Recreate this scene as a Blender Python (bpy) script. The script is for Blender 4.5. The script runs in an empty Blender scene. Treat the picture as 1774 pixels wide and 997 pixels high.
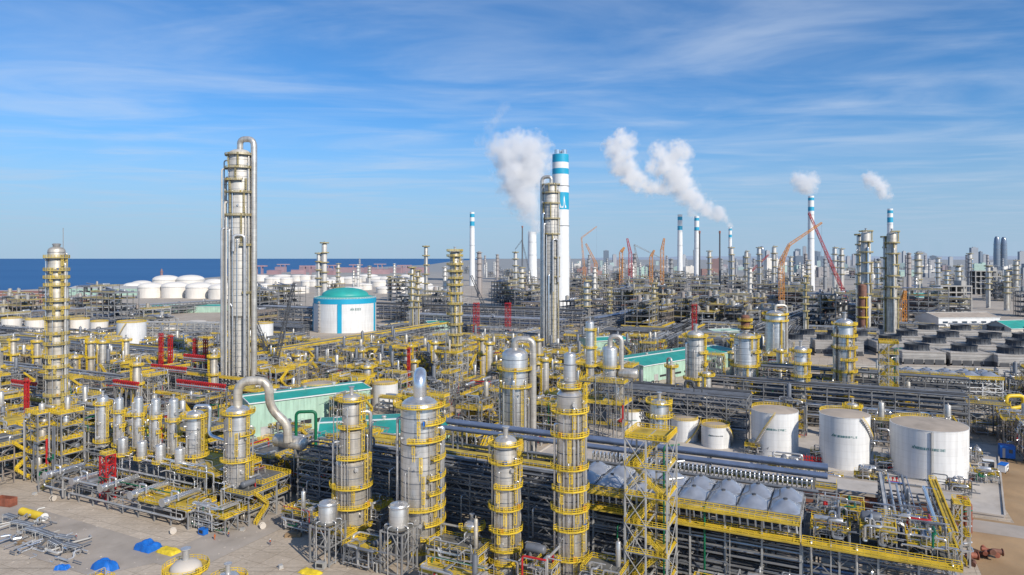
import bpy, math, random
from mathutils import Vector, Matrix, noise
PI = math.pi
rad = math.radians
RND = random.Random(11)

# ------------------------------------------------------------------ frame of the place
F, CX, HY, CAM_H = 1183.0, 887.0, 448.0, 80.0      # drone camera: 24 mm lens, 80 m above the plant
TH = rad(-26.0)                                     # the plant grid is turned 26 degrees
CU, SU = math.cos(TH), math.sin(TH)

def ab(a, b):                                       # plant grid -> world
    return a * CU - b * SU, a * SU + b * CU

def to_ab(x, y):
    return x * CU + y * SU, -x * SU + y * CU

def wx(px, Y):
    return (px - CX) * Y / F

def zt(py, Y):
    return CAM_H + (HY - py) * Y / F

def gd(px, py, z=0.0):
    Y = (CAM_H - z) * F / (py - HY)
    return wx(px, Y), Y

col = bpy.context.scene.collection

# ------------------------------------------------------------------ materials
MATS = {}

def mat(name, base, rough=0.6, metal=0.0, var=0.18, scale=0.35, seams=None, streak=0.0, dirt=0.0, bump=0.0, stretch=(1, 1, 1), dirtcol=(0.09, 0.07, 0.05), seamk=0.72, seamv=0.07, haze=0.6):
    """Painted or metal surface: patchy tone, optional vertical streaks and sheet seams."""
    m = bpy.data.materials.new(name)
    m.use_nodes = True
    nt = m.node_tree
    N, L = nt.nodes, nt.links
    bs = N['Principled BSDF']
    bs.inputs['Roughness'].default_value = rough
    bs.inputs['Metallic'].default_value = metal
    tc = N.new('ShaderNodeTexCoord')
    geo = N.new('ShaderNodeNewGeometry')
    mp = N.new('ShaderNodeMapping')
    mp.inputs['Scale'].default_value = stretch
    L.new(geo.outputs['Position'], mp.inputs['Vector'])
    n1 = N.new('ShaderNodeTexNoise')
    n1.inputs['Scale'].default_value = scale
    n1.inputs['Detail'].default_value = 5
    L.new(mp.outputs[0], n1.inputs['Vector'])
    ramp = N.new('ShaderNodeMapRange')
    ramp.inputs['From Min'].default_value = 0.3
    ramp.inputs['From Max'].default_value = 0.7
    ramp.inputs['To Min'].default_value = 1 - var
    ramp.inputs['To Max'].default_value = 1 + var
    L.new(n1.outputs['Fac'], ramp.inputs['Value'])
    cur = ramp.outputs[0]

    def mul(a, b):
        k = N.new('ShaderNodeMath'); k.operation = 'MULTIPLY'
        L.new(a, k.inputs[0])
        if isinstance(b, float): k.inputs[1].default_value = b
        else: L.new(b, k.inputs[1])
        return k.outputs[0]
    if streak:
        mp2 = N.new('ShaderNodeMapping')
        mp2.inputs['Scale'].default_value = (0.9, 0.9, 0.06)
        L.new(geo.outputs['Position'], mp2.inputs['Vector'])
        n2 = N.new('ShaderNodeTexNoise')
        n2.inputs['Scale'].default_value = 1.0
        n2.inputs['Detail'].default_value = 4
        L.new(mp2.outputs[0], n2.inputs['Vector'])
        r2 = N.new('ShaderNodeMapRange')
        r2.inputs['From Min'].default_value = 0.35
        r2.inputs['From Max'].default_value = 0.7
        r2.inputs['To Min'].default_value = 1 + streak * 0.4
        r2.inputs['To Max'].default_value = 1 - streak
        L.new(n2.outputs['Fac'], r2.inputs['Value'])
        cur = mul(cur, r2.outputs[0])
    if seams:
        sx = N.new('ShaderNodeSeparateXYZ')
        L.new(tc.outputs['Object'], sx.inputs[0])
        d = N.new('ShaderNodeMath'); d.operation = 'DIVIDE'
        L.new(sx.outputs['Z'], d.inputs[0]); d.inputs[1].default_value = seams
        fr = N.new('ShaderNodeMath'); fr.operation = 'FRACT'
        L.new(d.outputs[0], fr.inputs[0])
        gt = N.new('ShaderNodeMapRange')
        gt.inputs['From Min'].default_value = 0.0
        gt.inputs['From Max'].default_value = 0.1
        gt.inputs['To Min'].default_value = seamk
        gt.inputs['To Max'].default_value = 1.0
        L.new(fr.outputs[0], gt.inputs['Value'])
        cur = mul(cur, gt.outputs[0])
        fl = N.new('ShaderNodeMath'); fl.operation = 'FLOOR'
        L.new(d.outputs[0], fl.inputs[0])
        wn = N.new('ShaderNodeTexWhiteNoise'); wn.noise_dimensions = '1D'
        L.new(fl.outputs[0], wn.inputs['W'])
        r3 = N.new('ShaderNodeMapRange')
        r3.inputs['To Min'].default_value = 1 - seamv
        r3.inputs['To Max'].default_value = 1 + seamv
        L.new(wn.outputs['Value'], r3.inputs['Value'])
        cur = mul(cur, r3.outputs[0])
    mix = N.new('ShaderNodeMix'); mix.data_type = 'RGBA'; mix.blend_type = 'MULTIPLY'
    mix.inputs[0].default_value = 1.0
    mix.inputs[6].default_value = (*base, 1)
    L.new(cur, mix.inputs[7])
    out = mix.outputs[2]
    if dirt:
        n4 = N.new('ShaderNodeTexNoise')
        n4.inputs['Scale'].default_value = 0.13
        n4.inputs['Detail'].default_value = 8
        n4.inputs['Roughness'].default_value = 0.7
        L.new(mp.outputs[0], n4.inputs['Vector'])
        r4 = N.new('ShaderNodeMapRange')
        r4.inputs['From Min'].default_value = 0.5
        r4.inputs['From Max'].default_value = 0.75
        r4.inputs['To Max'].default_value = dirt
        L.new(n4.outputs['Fac'], r4.inputs['Value'])
        mx = N.new('ShaderNodeMix'); mx.data_type = 'RGBA'
        L.new(r4.outputs[0], mx.inputs[0])
        L.new(out, mx.inputs[6])
        mx.inputs[7].default_value = (*dirtcol, 1)
        out = mx.outputs[2]
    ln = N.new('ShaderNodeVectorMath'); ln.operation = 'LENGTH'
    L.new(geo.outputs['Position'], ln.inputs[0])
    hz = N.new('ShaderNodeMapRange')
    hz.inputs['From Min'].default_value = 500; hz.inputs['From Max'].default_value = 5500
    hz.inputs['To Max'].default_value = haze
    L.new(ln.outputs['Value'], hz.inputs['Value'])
    hm = N.new('ShaderNodeMix'); hm.data_type = 'RGBA'  # distance haze painted into the base colour, stronger further from the origin
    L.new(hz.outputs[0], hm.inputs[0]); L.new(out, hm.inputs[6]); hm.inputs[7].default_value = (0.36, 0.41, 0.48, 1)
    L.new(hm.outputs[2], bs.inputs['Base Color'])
    if bump:
        bp = N.new('ShaderNodeBump')
        bp.inputs['Strength'].default_value = bump
        bp.inputs['Distance'].default_value = 0.3
        n5 = N.new('ShaderNodeTexNoise')
        n5.inputs['Scale'].default_value = scale * 6
        n5.inputs['Detail'].default_value = 6
        L.new(mp.outputs[0], n5.inputs['Vector'])
        L.new(n5.outputs['Fac'], bp.inputs['Height'])
        L.new(bp.outputs[0], bs.inputs['Normal'])
    MATS[name] = m
    return m

mat('cladding', (0.73, 0.70, 0.66), 0.34, 0.74, 0.1, 0.5, seams=1.6, streak=0.2, dirt=0.12, dirtcol=(0.42, 0.35, 0.28))
mat('cladding_warm', (0.66, 0.615, 0.55), 0.40, 0.6, 0.14, 0.4, seams=2.2, streak=0.25, dirt=0.25, dirtcol=(0.33, 0.26, 0.19))
mat('cladding_pale', (0.62, 0.585, 0.53), 0.5, 0.2, 0.1, 0.3, seams=3.0, streak=0.2, seamk=0.85, seamv=0.04)
mat('faded_yellow', (0.42, 0.34, 0.14), 0.6, 0.0, 0.3, 0.2)
mat('cladding_old', (0.60, 0.545, 0.46), 0.46, 0.45, 0.2, 0.3, seams=1.9, streak=0.35, dirt=0.45, dirtcol=(0.30, 0.21, 0.13))
mat('bright_metal', (0.80, 0.80, 0.80), 0.24, 0.85, 0.08, 0.6)
mat('pipe_metal', (0.56, 0.55, 0.54), 0.34, 0.55, 0.2, 0.3)
mat('pipe_grey', (0.17, 0.18, 0.20), 0.5, 0.2, 0.2, 0.3)
mat('pipe_rust', (0.20, 0.09, 0.06), 0.8, 0.0, 0.3, 0.4)
mat('pipe_blue', (0.24, 0.29, 0.40), 0.32, 0.55, 0.15, 0.3)
mat('pipe_green', (0.0, 0.13, 0.055), 0.5, 0.0, 0.15)
mat('red_paint', (0.45, 0.018, 0.02), 0.5, 0.0, 0.15, haze=0.15)
mat('orange_paint', (0.60, 0.24, 0.03), 0.5, 0.0, 0.2, haze=0.15)
mat('steel', (0.26, 0.258, 0.255), 0.55, 0.1, 0.3, 0.2, dirt=0.25, dirtcol=(0.2, 0.14, 0.10))
mat('steel_light', (0.44, 0.43, 0.41), 0.5, 0.1, 0.25, 0.25)
mat('steel_dark', (0.075, 0.078, 0.085), 0.6, 0.1, 0.25, 0.25)
mat('steel_warm', (0.26, 0.22, 0.19), 0.6, 0.1, 0.25, 0.2)
mat('yellow', (0.80, 0.55, 0.03), 0.5, 0.0, 0.25, 0.22, dirt=0.3, dirtcol=(0.36, 0.22, 0.05))
mat('ochre', (0.60, 0.45, 0.10), 0.55, 0.0, 0.3, 0.22, dirt=0.4, dirtcol=(0.28, 0.22, 0.13))
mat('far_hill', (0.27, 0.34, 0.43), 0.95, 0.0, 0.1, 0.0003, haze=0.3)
mat('yellow_deck', (0.52, 0.37, 0.05), 0.65, 0.0, 0.4, 0.3, dirt=0.4, dirtcol=(0.18, 0.15, 0.10))
mat('grating', (0.17, 0.165, 0.15), 0.6, 0.2, 0.3, 0.5)
mat('white_paint', (0.76, 0.755, 0.74), 0.45, 0.0, 0.04, 0.1, seams=2.6, streak=0.12, seamk=0.88, seamv=0.02, dirt=0.1, dirtcol=(0.5, 0.44, 0.36))
mat('white_plain', (0.80, 0.80, 0.79), 0.5, 0.0, 0.06, 0.15, streak=0.06, haze=0.15)
mat('white_cream', (0.78, 0.73, 0.66), 0.6, 0.0, 0.07, 0.05, streak=0.1, haze=0.12)
mat('tan_roof', (0.44, 0.36, 0.28), 0.8, 0.0, 0.14, 0.2, dirt=0.4)
mat('cream', (0.58, 0.52, 0.45), 0.7, 0.0, 0.1, 0.1)
mat('teal_roof', (0.02, 0.33, 0.26), 0.5, 0.0, 0.2, 0.15, dirt=0.25, dirtcol=(0.12, 0.32, 0.26))
mat('mint_wall', (0.40, 0.58, 0.46), 0.7, 0.0, 0.12, 0.15, streak=0.2, dirt=0.25, dirtcol=(0.40, 0.46, 0.38))
mat('white_trim', (0.75, 0.75, 0.73), 0.5, 0.0, 0.06)
mat('cyan_paint', (0.012, 0.36, 0.56), 0.5, 0.0, 0.08, 0.1, haze=0.15)
mat('dome_green', (0.02, 0.36, 0.31), 0.5, 0.0, 0.1, 0.1)
mat('mark_teal', (0.02, 0.17, 0.16), 0.6)
mat('concrete', (0.40, 0.35, 0.305), 0.9, 0.0, 0.14, 0.12, dirt=0.35, bump=0.15)
mat('concrete_pale', (0.50, 0.445, 0.385), 0.9, 0.0, 0.2, 0.08, dirt=0.6, dirtcol=(0.26, 0.22, 0.18))
mat('concrete_frame', (0.38, 0.36, 0.33), 0.9, 0.0, 0.12, 0.1)
mat('brick_red', (0.27, 0.10, 0.06), 0.85, 0.0, 0.2, 0.5)
mat('asphalt', (0.40, 0.345, 0.29), 0.9, 0.0, 0.15, 0.1, dirt=0.25)
mat('dirt', (0.36, 0.235, 0.125), 0.95, 0.0, 0.3, 0.05, dirt=0.45, bump=0.5, dirtcol=(0.33, 0.25, 0.16))
mat('fan_black', (0.035, 0.042, 0.055), 0.6, 0.0, 0.2)
mat('tower_grey', (0.42, 0.40, 0.375), 0.85, 0.0, 0.15, 0.2, seams=2.4)
mat('cooler_grey', (0.52, 0.53, 0.55), 0.32, 0.6, 0.14, 0.5)
mat('tarp_blue', (0.01, 0.14, 0.52), 0.55, 0.0, 0.15, 0.8)
mat('tarp_yellow', (0.75, 0.55, 0.03), 0.6, 0.0, 0.2, 0.8)
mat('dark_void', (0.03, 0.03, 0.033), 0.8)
mat('glass_dark', (0.06, 0.09, 0.13), 0.2, 0.3, 0.2, 0.05)
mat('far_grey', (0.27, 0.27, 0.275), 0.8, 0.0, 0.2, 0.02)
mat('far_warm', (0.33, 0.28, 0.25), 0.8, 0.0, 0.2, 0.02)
mat('skin', (0.45, 0.27, 0.19), 0.6)
mat('cloth_orange', (0.55, 0.14, 0.03), 0.8)
mat('cloth_navy', (0.03, 0.05, 0.14), 0.8)
mat('port_red', (0.36, 0.13, 0.12), 0.8, 0.0, 0.3, 0.02)
mat('rubber', (0.02, 0.02, 0.02), 0.8)
mat('rust_red', (0.26, 0.085, 0.05), 0.7, 0.0, 0.3, 0.5)

def ground_mat():
    m = bpy.data.materials.new('plant_ground'); m.use_nodes = True
    N, L = m.node_tree.nodes, m.node_tree.links
    bs = N['Principled BSDF']; bs.inputs['Roughness'].default_value = 0.92
    g = N.new('ShaderNodeNewGeometry')
    def nz(sc, det=6, ro=0.6):
        n = N.new('ShaderNodeTexNoise'); n.inputs['Scale'].default_value = sc
        n.inputs['Detail'].default_value = det; n.inputs['Roughness'].default_value = ro
        L.new(g.outputs['Position'], n.inputs['Vector']); return n
    a, b, c = nz(0.012), nz(0.09, 8, 0.7), nz(1.1, 6, 0.7)
    r = N.new('ShaderNodeValToRGB')
    e = r.color_ramp.elements
    e[0].position, e[0].color = 0.38, (0.45, 0.365, 0.275, 1)
    e[1].position, e[1].color = 0.62, (0.60, 0.505, 0.40, 1)
    ad = N.new('ShaderNodeMath'); ad.operation = 'MULTIPLY_ADD'
    L.new(b.outputs['Fac'], ad.inputs[0]); ad.inputs[1].default_value = 0.55
    sc = N.new('ShaderNodeMath'); sc.operation = 'MULTIPLY'; sc.inputs[1].default_value = 0.45
    L.new(a.outputs['Fac'], sc.inputs[0]); L.new(sc.outputs[0], ad.inputs[2])
    L.new(ad.outputs[0], r.inputs['Fac'])
    rt = N.new('ShaderNodeMapping'); rt.inputs['Rotation'].default_value = (0, 0, -TH); L.new(g.outputs['Position'], rt.inputs['Vector'])
    bk = N.new('ShaderNodeTexBrick'); bk.offset = 0; bk.inputs['Scale'].default_value = 1; bk.inputs['Brick Width'].default_value = 6; bk.inputs['Row Height'].default_value = 6; bk.inputs['Mortar Size'].default_value = .09
    bk.inputs['Color1'].default_value = (1, 1, 1, 1); bk.inputs['Color2'].default_value = (.9, .9, .9, 1); bk.inputs['Mortar'].default_value = (.62, .6, .58, 1)
    L.new(rt.outputs[0], bk.inputs['Vector'])
    tm = N.new('ShaderNodeMapping'); tm.inputs['Rotation'].default_value = (0, 0, -TH); tm.inputs['Scale'].default_value = (.02, .9, 1); L.new(g.outputs['Position'], tm.inputs['Vector'])
    tk = N.new('ShaderNodeTexNoise'); tk.inputs['Scale'].default_value = 1; tk.inputs['Detail'].default_value = 3; L.new(tm.outputs[0], tk.inputs['Vector'])
    tr = N.new('ShaderNodeMapRange'); tr.inputs['From Min'].default_value = .52; tr.inputs['From Max'].default_value = .68; tr.inputs['To Min'].default_value = 1; tr.inputs['To Max'].default_value = .72; L.new(tk.outputs['Fac'], tr.inputs['Value'])
    st = nz(.32, 5, .6)
    sr = N.new('ShaderNodeMapRange'); sr.inputs['From Min'].default_value = .63; sr.inputs['From Max'].default_value = .74; sr.inputs['To Min'].default_value = 1; sr.inputs['To Max'].default_value = .5; L.new(st.outputs['Fac'], sr.inputs['Value'])
    k1 = N.new('ShaderNodeMath'); k1.operation = 'MULTIPLY'; L.new(tr.outputs[0], k1.inputs[0]); L.new(sr.outputs[0], k1.inputs[1])
    k2 = N.new('ShaderNodeMix'); k2.data_type = 'RGBA'; k2.blend_type = 'MULTIPLY'; k2.inputs[0].default_value = 1; L.new(bk.outputs['Color'], k2.inputs[6]); L.new(k1.outputs[0], k2.inputs[7])
    mx = N.new('ShaderNodeMix'); mx.data_type = 'RGBA'; mx.blend_type = 'MULTIPLY'; mx.inputs[0].default_value = 1
    mr = N.new('ShaderNodeMapRange'); mr.inputs['From Min'].default_value = 0.3; mr.inputs['From Max'].default_value = 0.7
    mr.inputs['To Min'].default_value = 0.82; mr.inputs['To Max'].default_value = 1.12
    L.new(c.outputs['Fac'], mr.inputs['Value'])
    L.new(r.outputs[0], mx.inputs[6])
    k3 = N.new('ShaderNodeMix'); k3.data_type = 'RGBA'; k3.blend_type = 'MULTIPLY'; k3.inputs[0].default_value = 1; L.new(k2.outputs[2], k3.inputs[6]); L.new(mr.outputs[0], k3.inputs[7]); L.new(k3.outputs[2], mx.inputs[7])
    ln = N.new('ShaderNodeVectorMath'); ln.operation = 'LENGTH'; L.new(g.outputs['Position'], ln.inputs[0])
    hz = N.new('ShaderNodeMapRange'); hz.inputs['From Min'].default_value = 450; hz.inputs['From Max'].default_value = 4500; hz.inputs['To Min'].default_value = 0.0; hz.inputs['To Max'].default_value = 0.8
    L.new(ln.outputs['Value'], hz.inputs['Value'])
    hm = N.new('ShaderNodeMix'); hm.data_type = 'RGBA'; L.new(hz.outputs[0], hm.inputs[0]); L.new(mx.outputs[2], hm.inputs[6]); hm.inputs[7].default_value = (0.25, 0.28, 0.30, 1)  # far ground greyed in its base colour to stand in for haze
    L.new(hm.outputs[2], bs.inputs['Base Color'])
    MATS['ground'] = m

def sea_mat():
    m = bpy.data.materials.new('sea_water'); m.use_nodes = True
    N, L = m.node_tree.nodes, m.node_tree.links
    bs = N['Principled BSDF']; bs.inputs['Roughness'].default_value = 0.6
    bs.inputs['Specular IOR Level'].default_value = 0.08
    g = N.new('ShaderNodeNewGeometry')
    mp = N.new('ShaderNodeMapping'); mp.inputs['Scale'].default_value = (0.0004, 0.0011, 1)
    L.new(g.outputs['Position'], mp.inputs['Vector'])
    n = N.new('ShaderNodeTexNoise'); n.inputs['Scale'].default_value = 1.0; n.inputs['Detail'].default_value = 7
    L.new(mp.outputs[0], n.inputs['Vector'])
    r = N.new('ShaderNodeValToRGB'); e = r.color_ramp.elements
    e[0].position, e[0].color = 0.3, (0.035, 0.125, 0.29, 1)
    e[1].position, e[1].color = 0.7, (0.05, 0.155, 0.33, 1)
    L.new(n.outputs['Fac'], r.inputs['Fac']); L.new(r.outputs[0], bs.inputs['Base Color'])
    MATS['sea'] = m
ground_mat(); sea_mat()

# ------------------------------------------------------------------ mesh collector
def bend(pts, r, k=4):
    """A polyline with its corners rounded, the way pipe is bent."""
    P = [Vector(p) for p in pts]
    out = [P[0]]
    for i in range(1, len(P) - 1):
        a, b, c = P[i - 1], P[i], P[i + 1]
        d1, d2 = (a - b), (c - b)
        q = min(r, d1.length * 0.49, d2.length * 0.49)
        s, e = b + d1.normalized() * q, b + d2.normalized() * q
        for j in range(k + 1):
            t = j / k
            out.append(s * (1 - t) ** 2 + b * 2 * t * (1 - t) + e * t * t)
    out.append(P[-1])
    return out

class MB:
    def __init__(s):
        s.v, s.f, s.sm, s.mi = [], [], [], []
        s.cur = 0
    def face(s, idx, smooth=False):
        s.f.append(idx); s.sm.append(smooth); s.mi.append(s.cur)
    def box(s, c, d, rz=0.0):
        cx, cy, cz = c; hx, hy, hz = d[0] / 2, d[1] / 2, d[2] / 2
        ca, sa = math.cos(rz), math.sin(rz)
        n = len(s.v)
        for k in (-hz, hz):
            for x, y in ((-hx, -hy), (hx, -hy), (hx, hy), (-hx, hy)):
                s.v.append((cx + x * ca - y * sa, cy + x * sa + y * ca, cz + k))
        for q in ((0, 3, 2, 1), (4, 5, 6, 7), (0, 1, 5, 4), (1, 2, 6, 5), (2, 3, 7, 6), (3, 0, 4, 7)):
            s.face([n + i for i in q])
        return s
    def beam(s, p, q, w, h=None):
        p, q = Vector(p), Vector(q); d = q - p
        if d.length < 1e-5: return s
        d.normalize(); h = h or w
        up = Vector((0, 0, 1)) if abs(d.z) < 0.95 else Vector((0, 1, 0))
        sx = d.cross(up).normalized(); sy = sx.cross(d)
        n = len(s.v)
        for o in (p, q):
            for i, j in ((-1, -1), (1, -1), (1, 1), (-1, 1)):
                s.v.append(tuple(o + sx * (i * w / 2) + sy * (j * h / 2)))
        for k in ((3, 2, 1, 0), (4, 5, 6, 7), (0, 1, 5, 4), (1, 2, 6, 5), (2, 3, 7, 6), (3, 0, 4, 7)):
            s.face([n + i for i in k])
        return s
    def tube(s, pts, r, n=8, caps=True, r2=None):
        P = [Vector(p) for p in pts]
        d = (P[1] - P[0]).normalized()
        up = Vector((0, 0, 1)) if abs(d.z) < 0.9 else Vector((0, 1, 0))
        sx = d.cross(up).normalized()
        base = len(s.v)
        for i, p in enumerate(P):
            if i == 0: t = P[1] - P[0]
            elif i == len(P) - 1: t = P[-1] - P[-2]
            else: t = (P[i + 1] - P[i]).normalized() + (P[i] - P[i - 1]).normalized()
            if t.length < 1e-6: t = d
            t = t.normalized(); d = t
            sx = (sx - t * sx.dot(t))
            sx = sx.normalized() if sx.length > 1e-5 else t.orthogonal().normalized()
            sy = t.cross(sx)
            rr = r if r2 is None else r + (r2 - r) * i / (len(P) - 1)
            for k in range(n):
                a = 2 * PI * k / n
                s.v.append(tuple(p + sx * (rr * math.cos(a)) + sy * (rr * math.sin(a))))
        for i in range(len(P) - 1):
            for k in range(n):
                a, b = base + i * n + k, base + i * n + (k + 1) % n
                s.face([a, b, b + n, a + n], True)
        if caps:
            s.face([base + k for k in range(n)][::-1])
            e = base + (len(P) - 1) * n
            s.face([e + k for k in range(n)])
        return s
    def cyl(s, p, q, r, n=10, r2=None):
        return s.tube([p, q], r, n, True, r2)
    def lathe(s, prof, n=24, c=(0, 0, 0), a0=0.0, a1=2 * PI, capb=True, capt=True):
        full = abs(a1 - a0 - 2 * PI) < 1e-6
        m = n if full else n + 1
        base = len(s.v)
        for r, z in prof:
            for k in range(m):
                a = a0 + (a1 - a0) * k / n
                s.v.append((c[0] + r * math.cos(a), c[1] + r * math.sin(a), c[2] + z))
        for i in range(len(prof) - 1):
            for k in range(n):
                a, b = base + i * m + k, base + i * m + (k + 1) % m
                s.face([a, b, b + m, a + m], True)
        if full:
            if capb and prof[0][0] > 1e-3: s.face([base + k for k in range(m)][::-1])
            if capt and prof[-1][0] > 1e-3: s.face([base + (len(prof) - 1) * m + k for k in range(m)])
        return s
    def head(s, c, r, h, n=20, down=False, k=5):
        prof = [(r * math.cos(PI / 2 * i / k), (-1 if down else 1) * h * math.sin(PI / 2 * i / k)) for i in range(k + 1)]
        prof[-1] = (0.01, prof[-1][1])
        if down: prof = prof[::-1]
        return s.lathe(prof, n, c, capb=False, capt=False)
    def drum(s, p, q, r, n=16):
        """Horizontal or leaning vessel with domed ends."""
        p, q = Vector(p), Vector(q); d = (q - p).normalized()
        up = Vector((0, 0, 1)) if abs(d.z) < 0.9 else Vector((0, 1, 0))
        sx = d.cross(up).normalized(); sy = d.cross(sx)
        rings = [(p - d * r * 0.45, 0.02 * r), (p - d * r * 0.36, r * 0.6), (p - d * r * 0.18, r * 0.9), (p, r), (q, r), (q + d * r * 0.18, r * 0.9), (q + d * r * 0.36, r * 0.6), (q + d * r * 0.45, 0.02 * r)]
        b = len(s.v)
        for o, rr in rings:
            for k in range(n):
                a = 2 * PI * k / n
                s.v.append(tuple(o + sx * (rr * math.cos(a)) - sy * (rr * math.sin(a))))
        for i in range(len(rings) - 1):
            for k in range(n):
                x, y = b + i * n + k, b + i * n + (k + 1) % n
                s.face([x, y, y + n, x + n], True)
        return s
    def rail(s, pts, w=0.09, hgt=1.1, toe=0.2, step=1.5):
        """Hand rail: posts, two rails and a toe board along a polyline."""
        P = [Vector(p) for p in pts]
        for a, b in zip(P, P[1:]):
            L = (b - a).length
            if L < 0.05: continue
            for z in (hgt, hgt * 0.55):
                s.beam(a + Vector((0, 0, z)), b + Vector((0, 0, z)), w)
            s.beam(a + Vector((0, 0, toe / 2 + 0.02)), b + Vector((0, 0, toe / 2 + 0.02)), 0.04, toe)
            k = max(1, round(L / (step * .75)))
            for i in range(k):
                o = a + (b - a) * (i / k)
                s.box((o.x, o.y, o.z + hgt / 2), (w, w, hgt))
        o = P[-1]; s.box((o.x, o.y, o.z + hgt / 2), (w, w, hgt))
        return s
    def ladder(s, x, y, z0, z1, ang, w=0.09, cage=True):
        """Caged ladder; its cage bulges out along ang."""
        dx, dy = math.cos(ang), math.sin(ang); tx, ty = -dy, dx
        for e in (-0.3, 0.3):
            s.box((x + tx * e, y + ty * e, (z0 + z1) / 2), (w, w, z1 - z0))
        n = max(2, int((z1 - z0) / 0.7))
        for i in range(n):
            z = z0 + (i + .5) * (z1 - z0) / n
            s.beam((x - tx * .3, y - ty * .3, z), (x + tx * .3, y + ty * .3, z), w * .6)
        if cage and z1 - z0 > 3:
            arc = [(-.42, .1), (-.4, .5), (0, .78), (.4, .5), (.42, .1)]
            pp = [(x + tx * e + dx * o, y + ty * e + dy * o) for e, o in arc]
            for px, py in pp[1:4]:
                s.box((px, py, (z0 + 2.2 + z1) / 2), (w, w, z1 - z0 - 2.2))
            k = max(2, int((z1 - z0 - 2.2) / 1.5))
            for i in range(k + 1):
                z = z0 + 2.2 + (z1 - z0 - 2.2) * i / k
                for (ax, ay), (bx, by) in zip(pp, pp[1:]):
                    s.beam((ax, ay, z), (bx, by, z), w * .5, w * 1.5)
        return s
    def mesh(s, name, mats):
        me = bpy.data.meshes.new(name)
        me.from_pydata(s.v, [], s.f)
        for m in (mats if isinstance(mats, (list, tuple)) else [mats]):
            me.materials.append(MATS[m])
        me.polygons.foreach_set('use_smooth', s.sm)
        if any(s.mi): me.polygons.foreach_set('material_index', s.mi)
        me.update()
        if any(s.sm): me.set_sharp_from_angle(angle=rad(38))
        return me
    def build(s, name, mats, parent=None, loc=None, rz=0.0):
        return put(name, s.mesh(name, mats), parent, loc, rz)

KIDS = {}
def put(name, me, parent=None, loc=None, rz=0.0):
    o = bpy.data.objects.new(name, me)
    col.objects.link(o)
    if parent is not None:
        o.parent = parent
        KIDS.setdefault(parent.name, []).append(o)
    if loc is not None: o.location = loc
    if rz: o.rotation_euler = (0, 0, rz)
    return o

REG, FOOT = [], []

def tag(o, label, cat, group=None):
    o['label'], o['category'] = label, cat
    if group: o['group'] = group
    REG.append(o)
    return o

def thing(name, label, cat, loc=(0, 0, 0), rz=0.0, group=None, foot=0):
    o = bpy.data.objects.new(name, None)
    o.empty_display_size = 0.5
    col.objects.link(o)
    o.location = loc; o.rotation_euler = (0, 0, rz)
    tag(o, label, cat, group)
    if foot: FOOT.append((loc[0], loc[1], foot))
    return o

def struct(name, mb, m):
    o = mb.build(name, m)
    o['kind'] = 'structure'
    return o

def copy_tree(o, parent=None):
    c = o.copy(); col.objects.link(c)
    if parent is not None: c.parent = parent
    for ch in KIDS.get(o.name, ()): copy_tree(ch, c)
    return c

def dup(root, loc, rz, foot=0, scale=None, label=None, group=None):
    c = copy_tree(root)
    c.location = loc; c.rotation_euler = (0, 0, rz)
    if scale: c.scale = scale
    if label: c['label'] = label
    if group: c['group'] = group
    REG.append(c)
    if foot: FOOT.append((loc[0], loc[1], foot))
    return c

MESHES = {}
def shared(key, fn, name, m):
    if key not in MESHES:
        MESHES[key] = fn().mesh(name, m)
    return MESHES[key]

# ------------------------------------------------------------------ vessels
def ring_platform(t, r, z, a0, a1, w=1.5, rw=0.09, deck='yellow_deck', cx=0, cy=0, railm='yellow'):
    n = max(6, int((a1 - a0) * (r + w) / 1.9)); n = min(n, 36)
    d = MB()
    d.lathe([(r + .15, 0), (r + w, 0), (r + w, .16), (r + .15, .16), (r + .15, 0)], n, (cx, cy, z), a0, a1)
    for k in range(0, n + 1, 3):
        a = a0 + (a1 - a0) * k / n
        d.beam((cx + r * math.cos(a), cy + r * math.sin(a), z - 1.0), (cx + (r + w) * math.cos(a), cy + (r + w) * math.sin(a), z), .12)
    p = d.build('platform', deck, t)
    pts = [(cx + (r + w) * math.cos(a0 + (a1 - a0) * k / n), cy + (r + w) * math.sin(a0 + (a1 - a0) * k / n), z + .16) for k in range(n + 1)]
    if a1 - a0 < 6.2:
        pts = [(cx + (r + .3) * math.cos(a0), cy + (r + .3) * math.sin(a0), z + .16)] + pts + [(cx + (r + .3) * math.cos(a1), cy + (r + .3) * math.sin(a1), z + .16)]
    MB().rail(pts, rw, 1.15, 0.22, 1.6).build('railing', railm, p)

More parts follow.
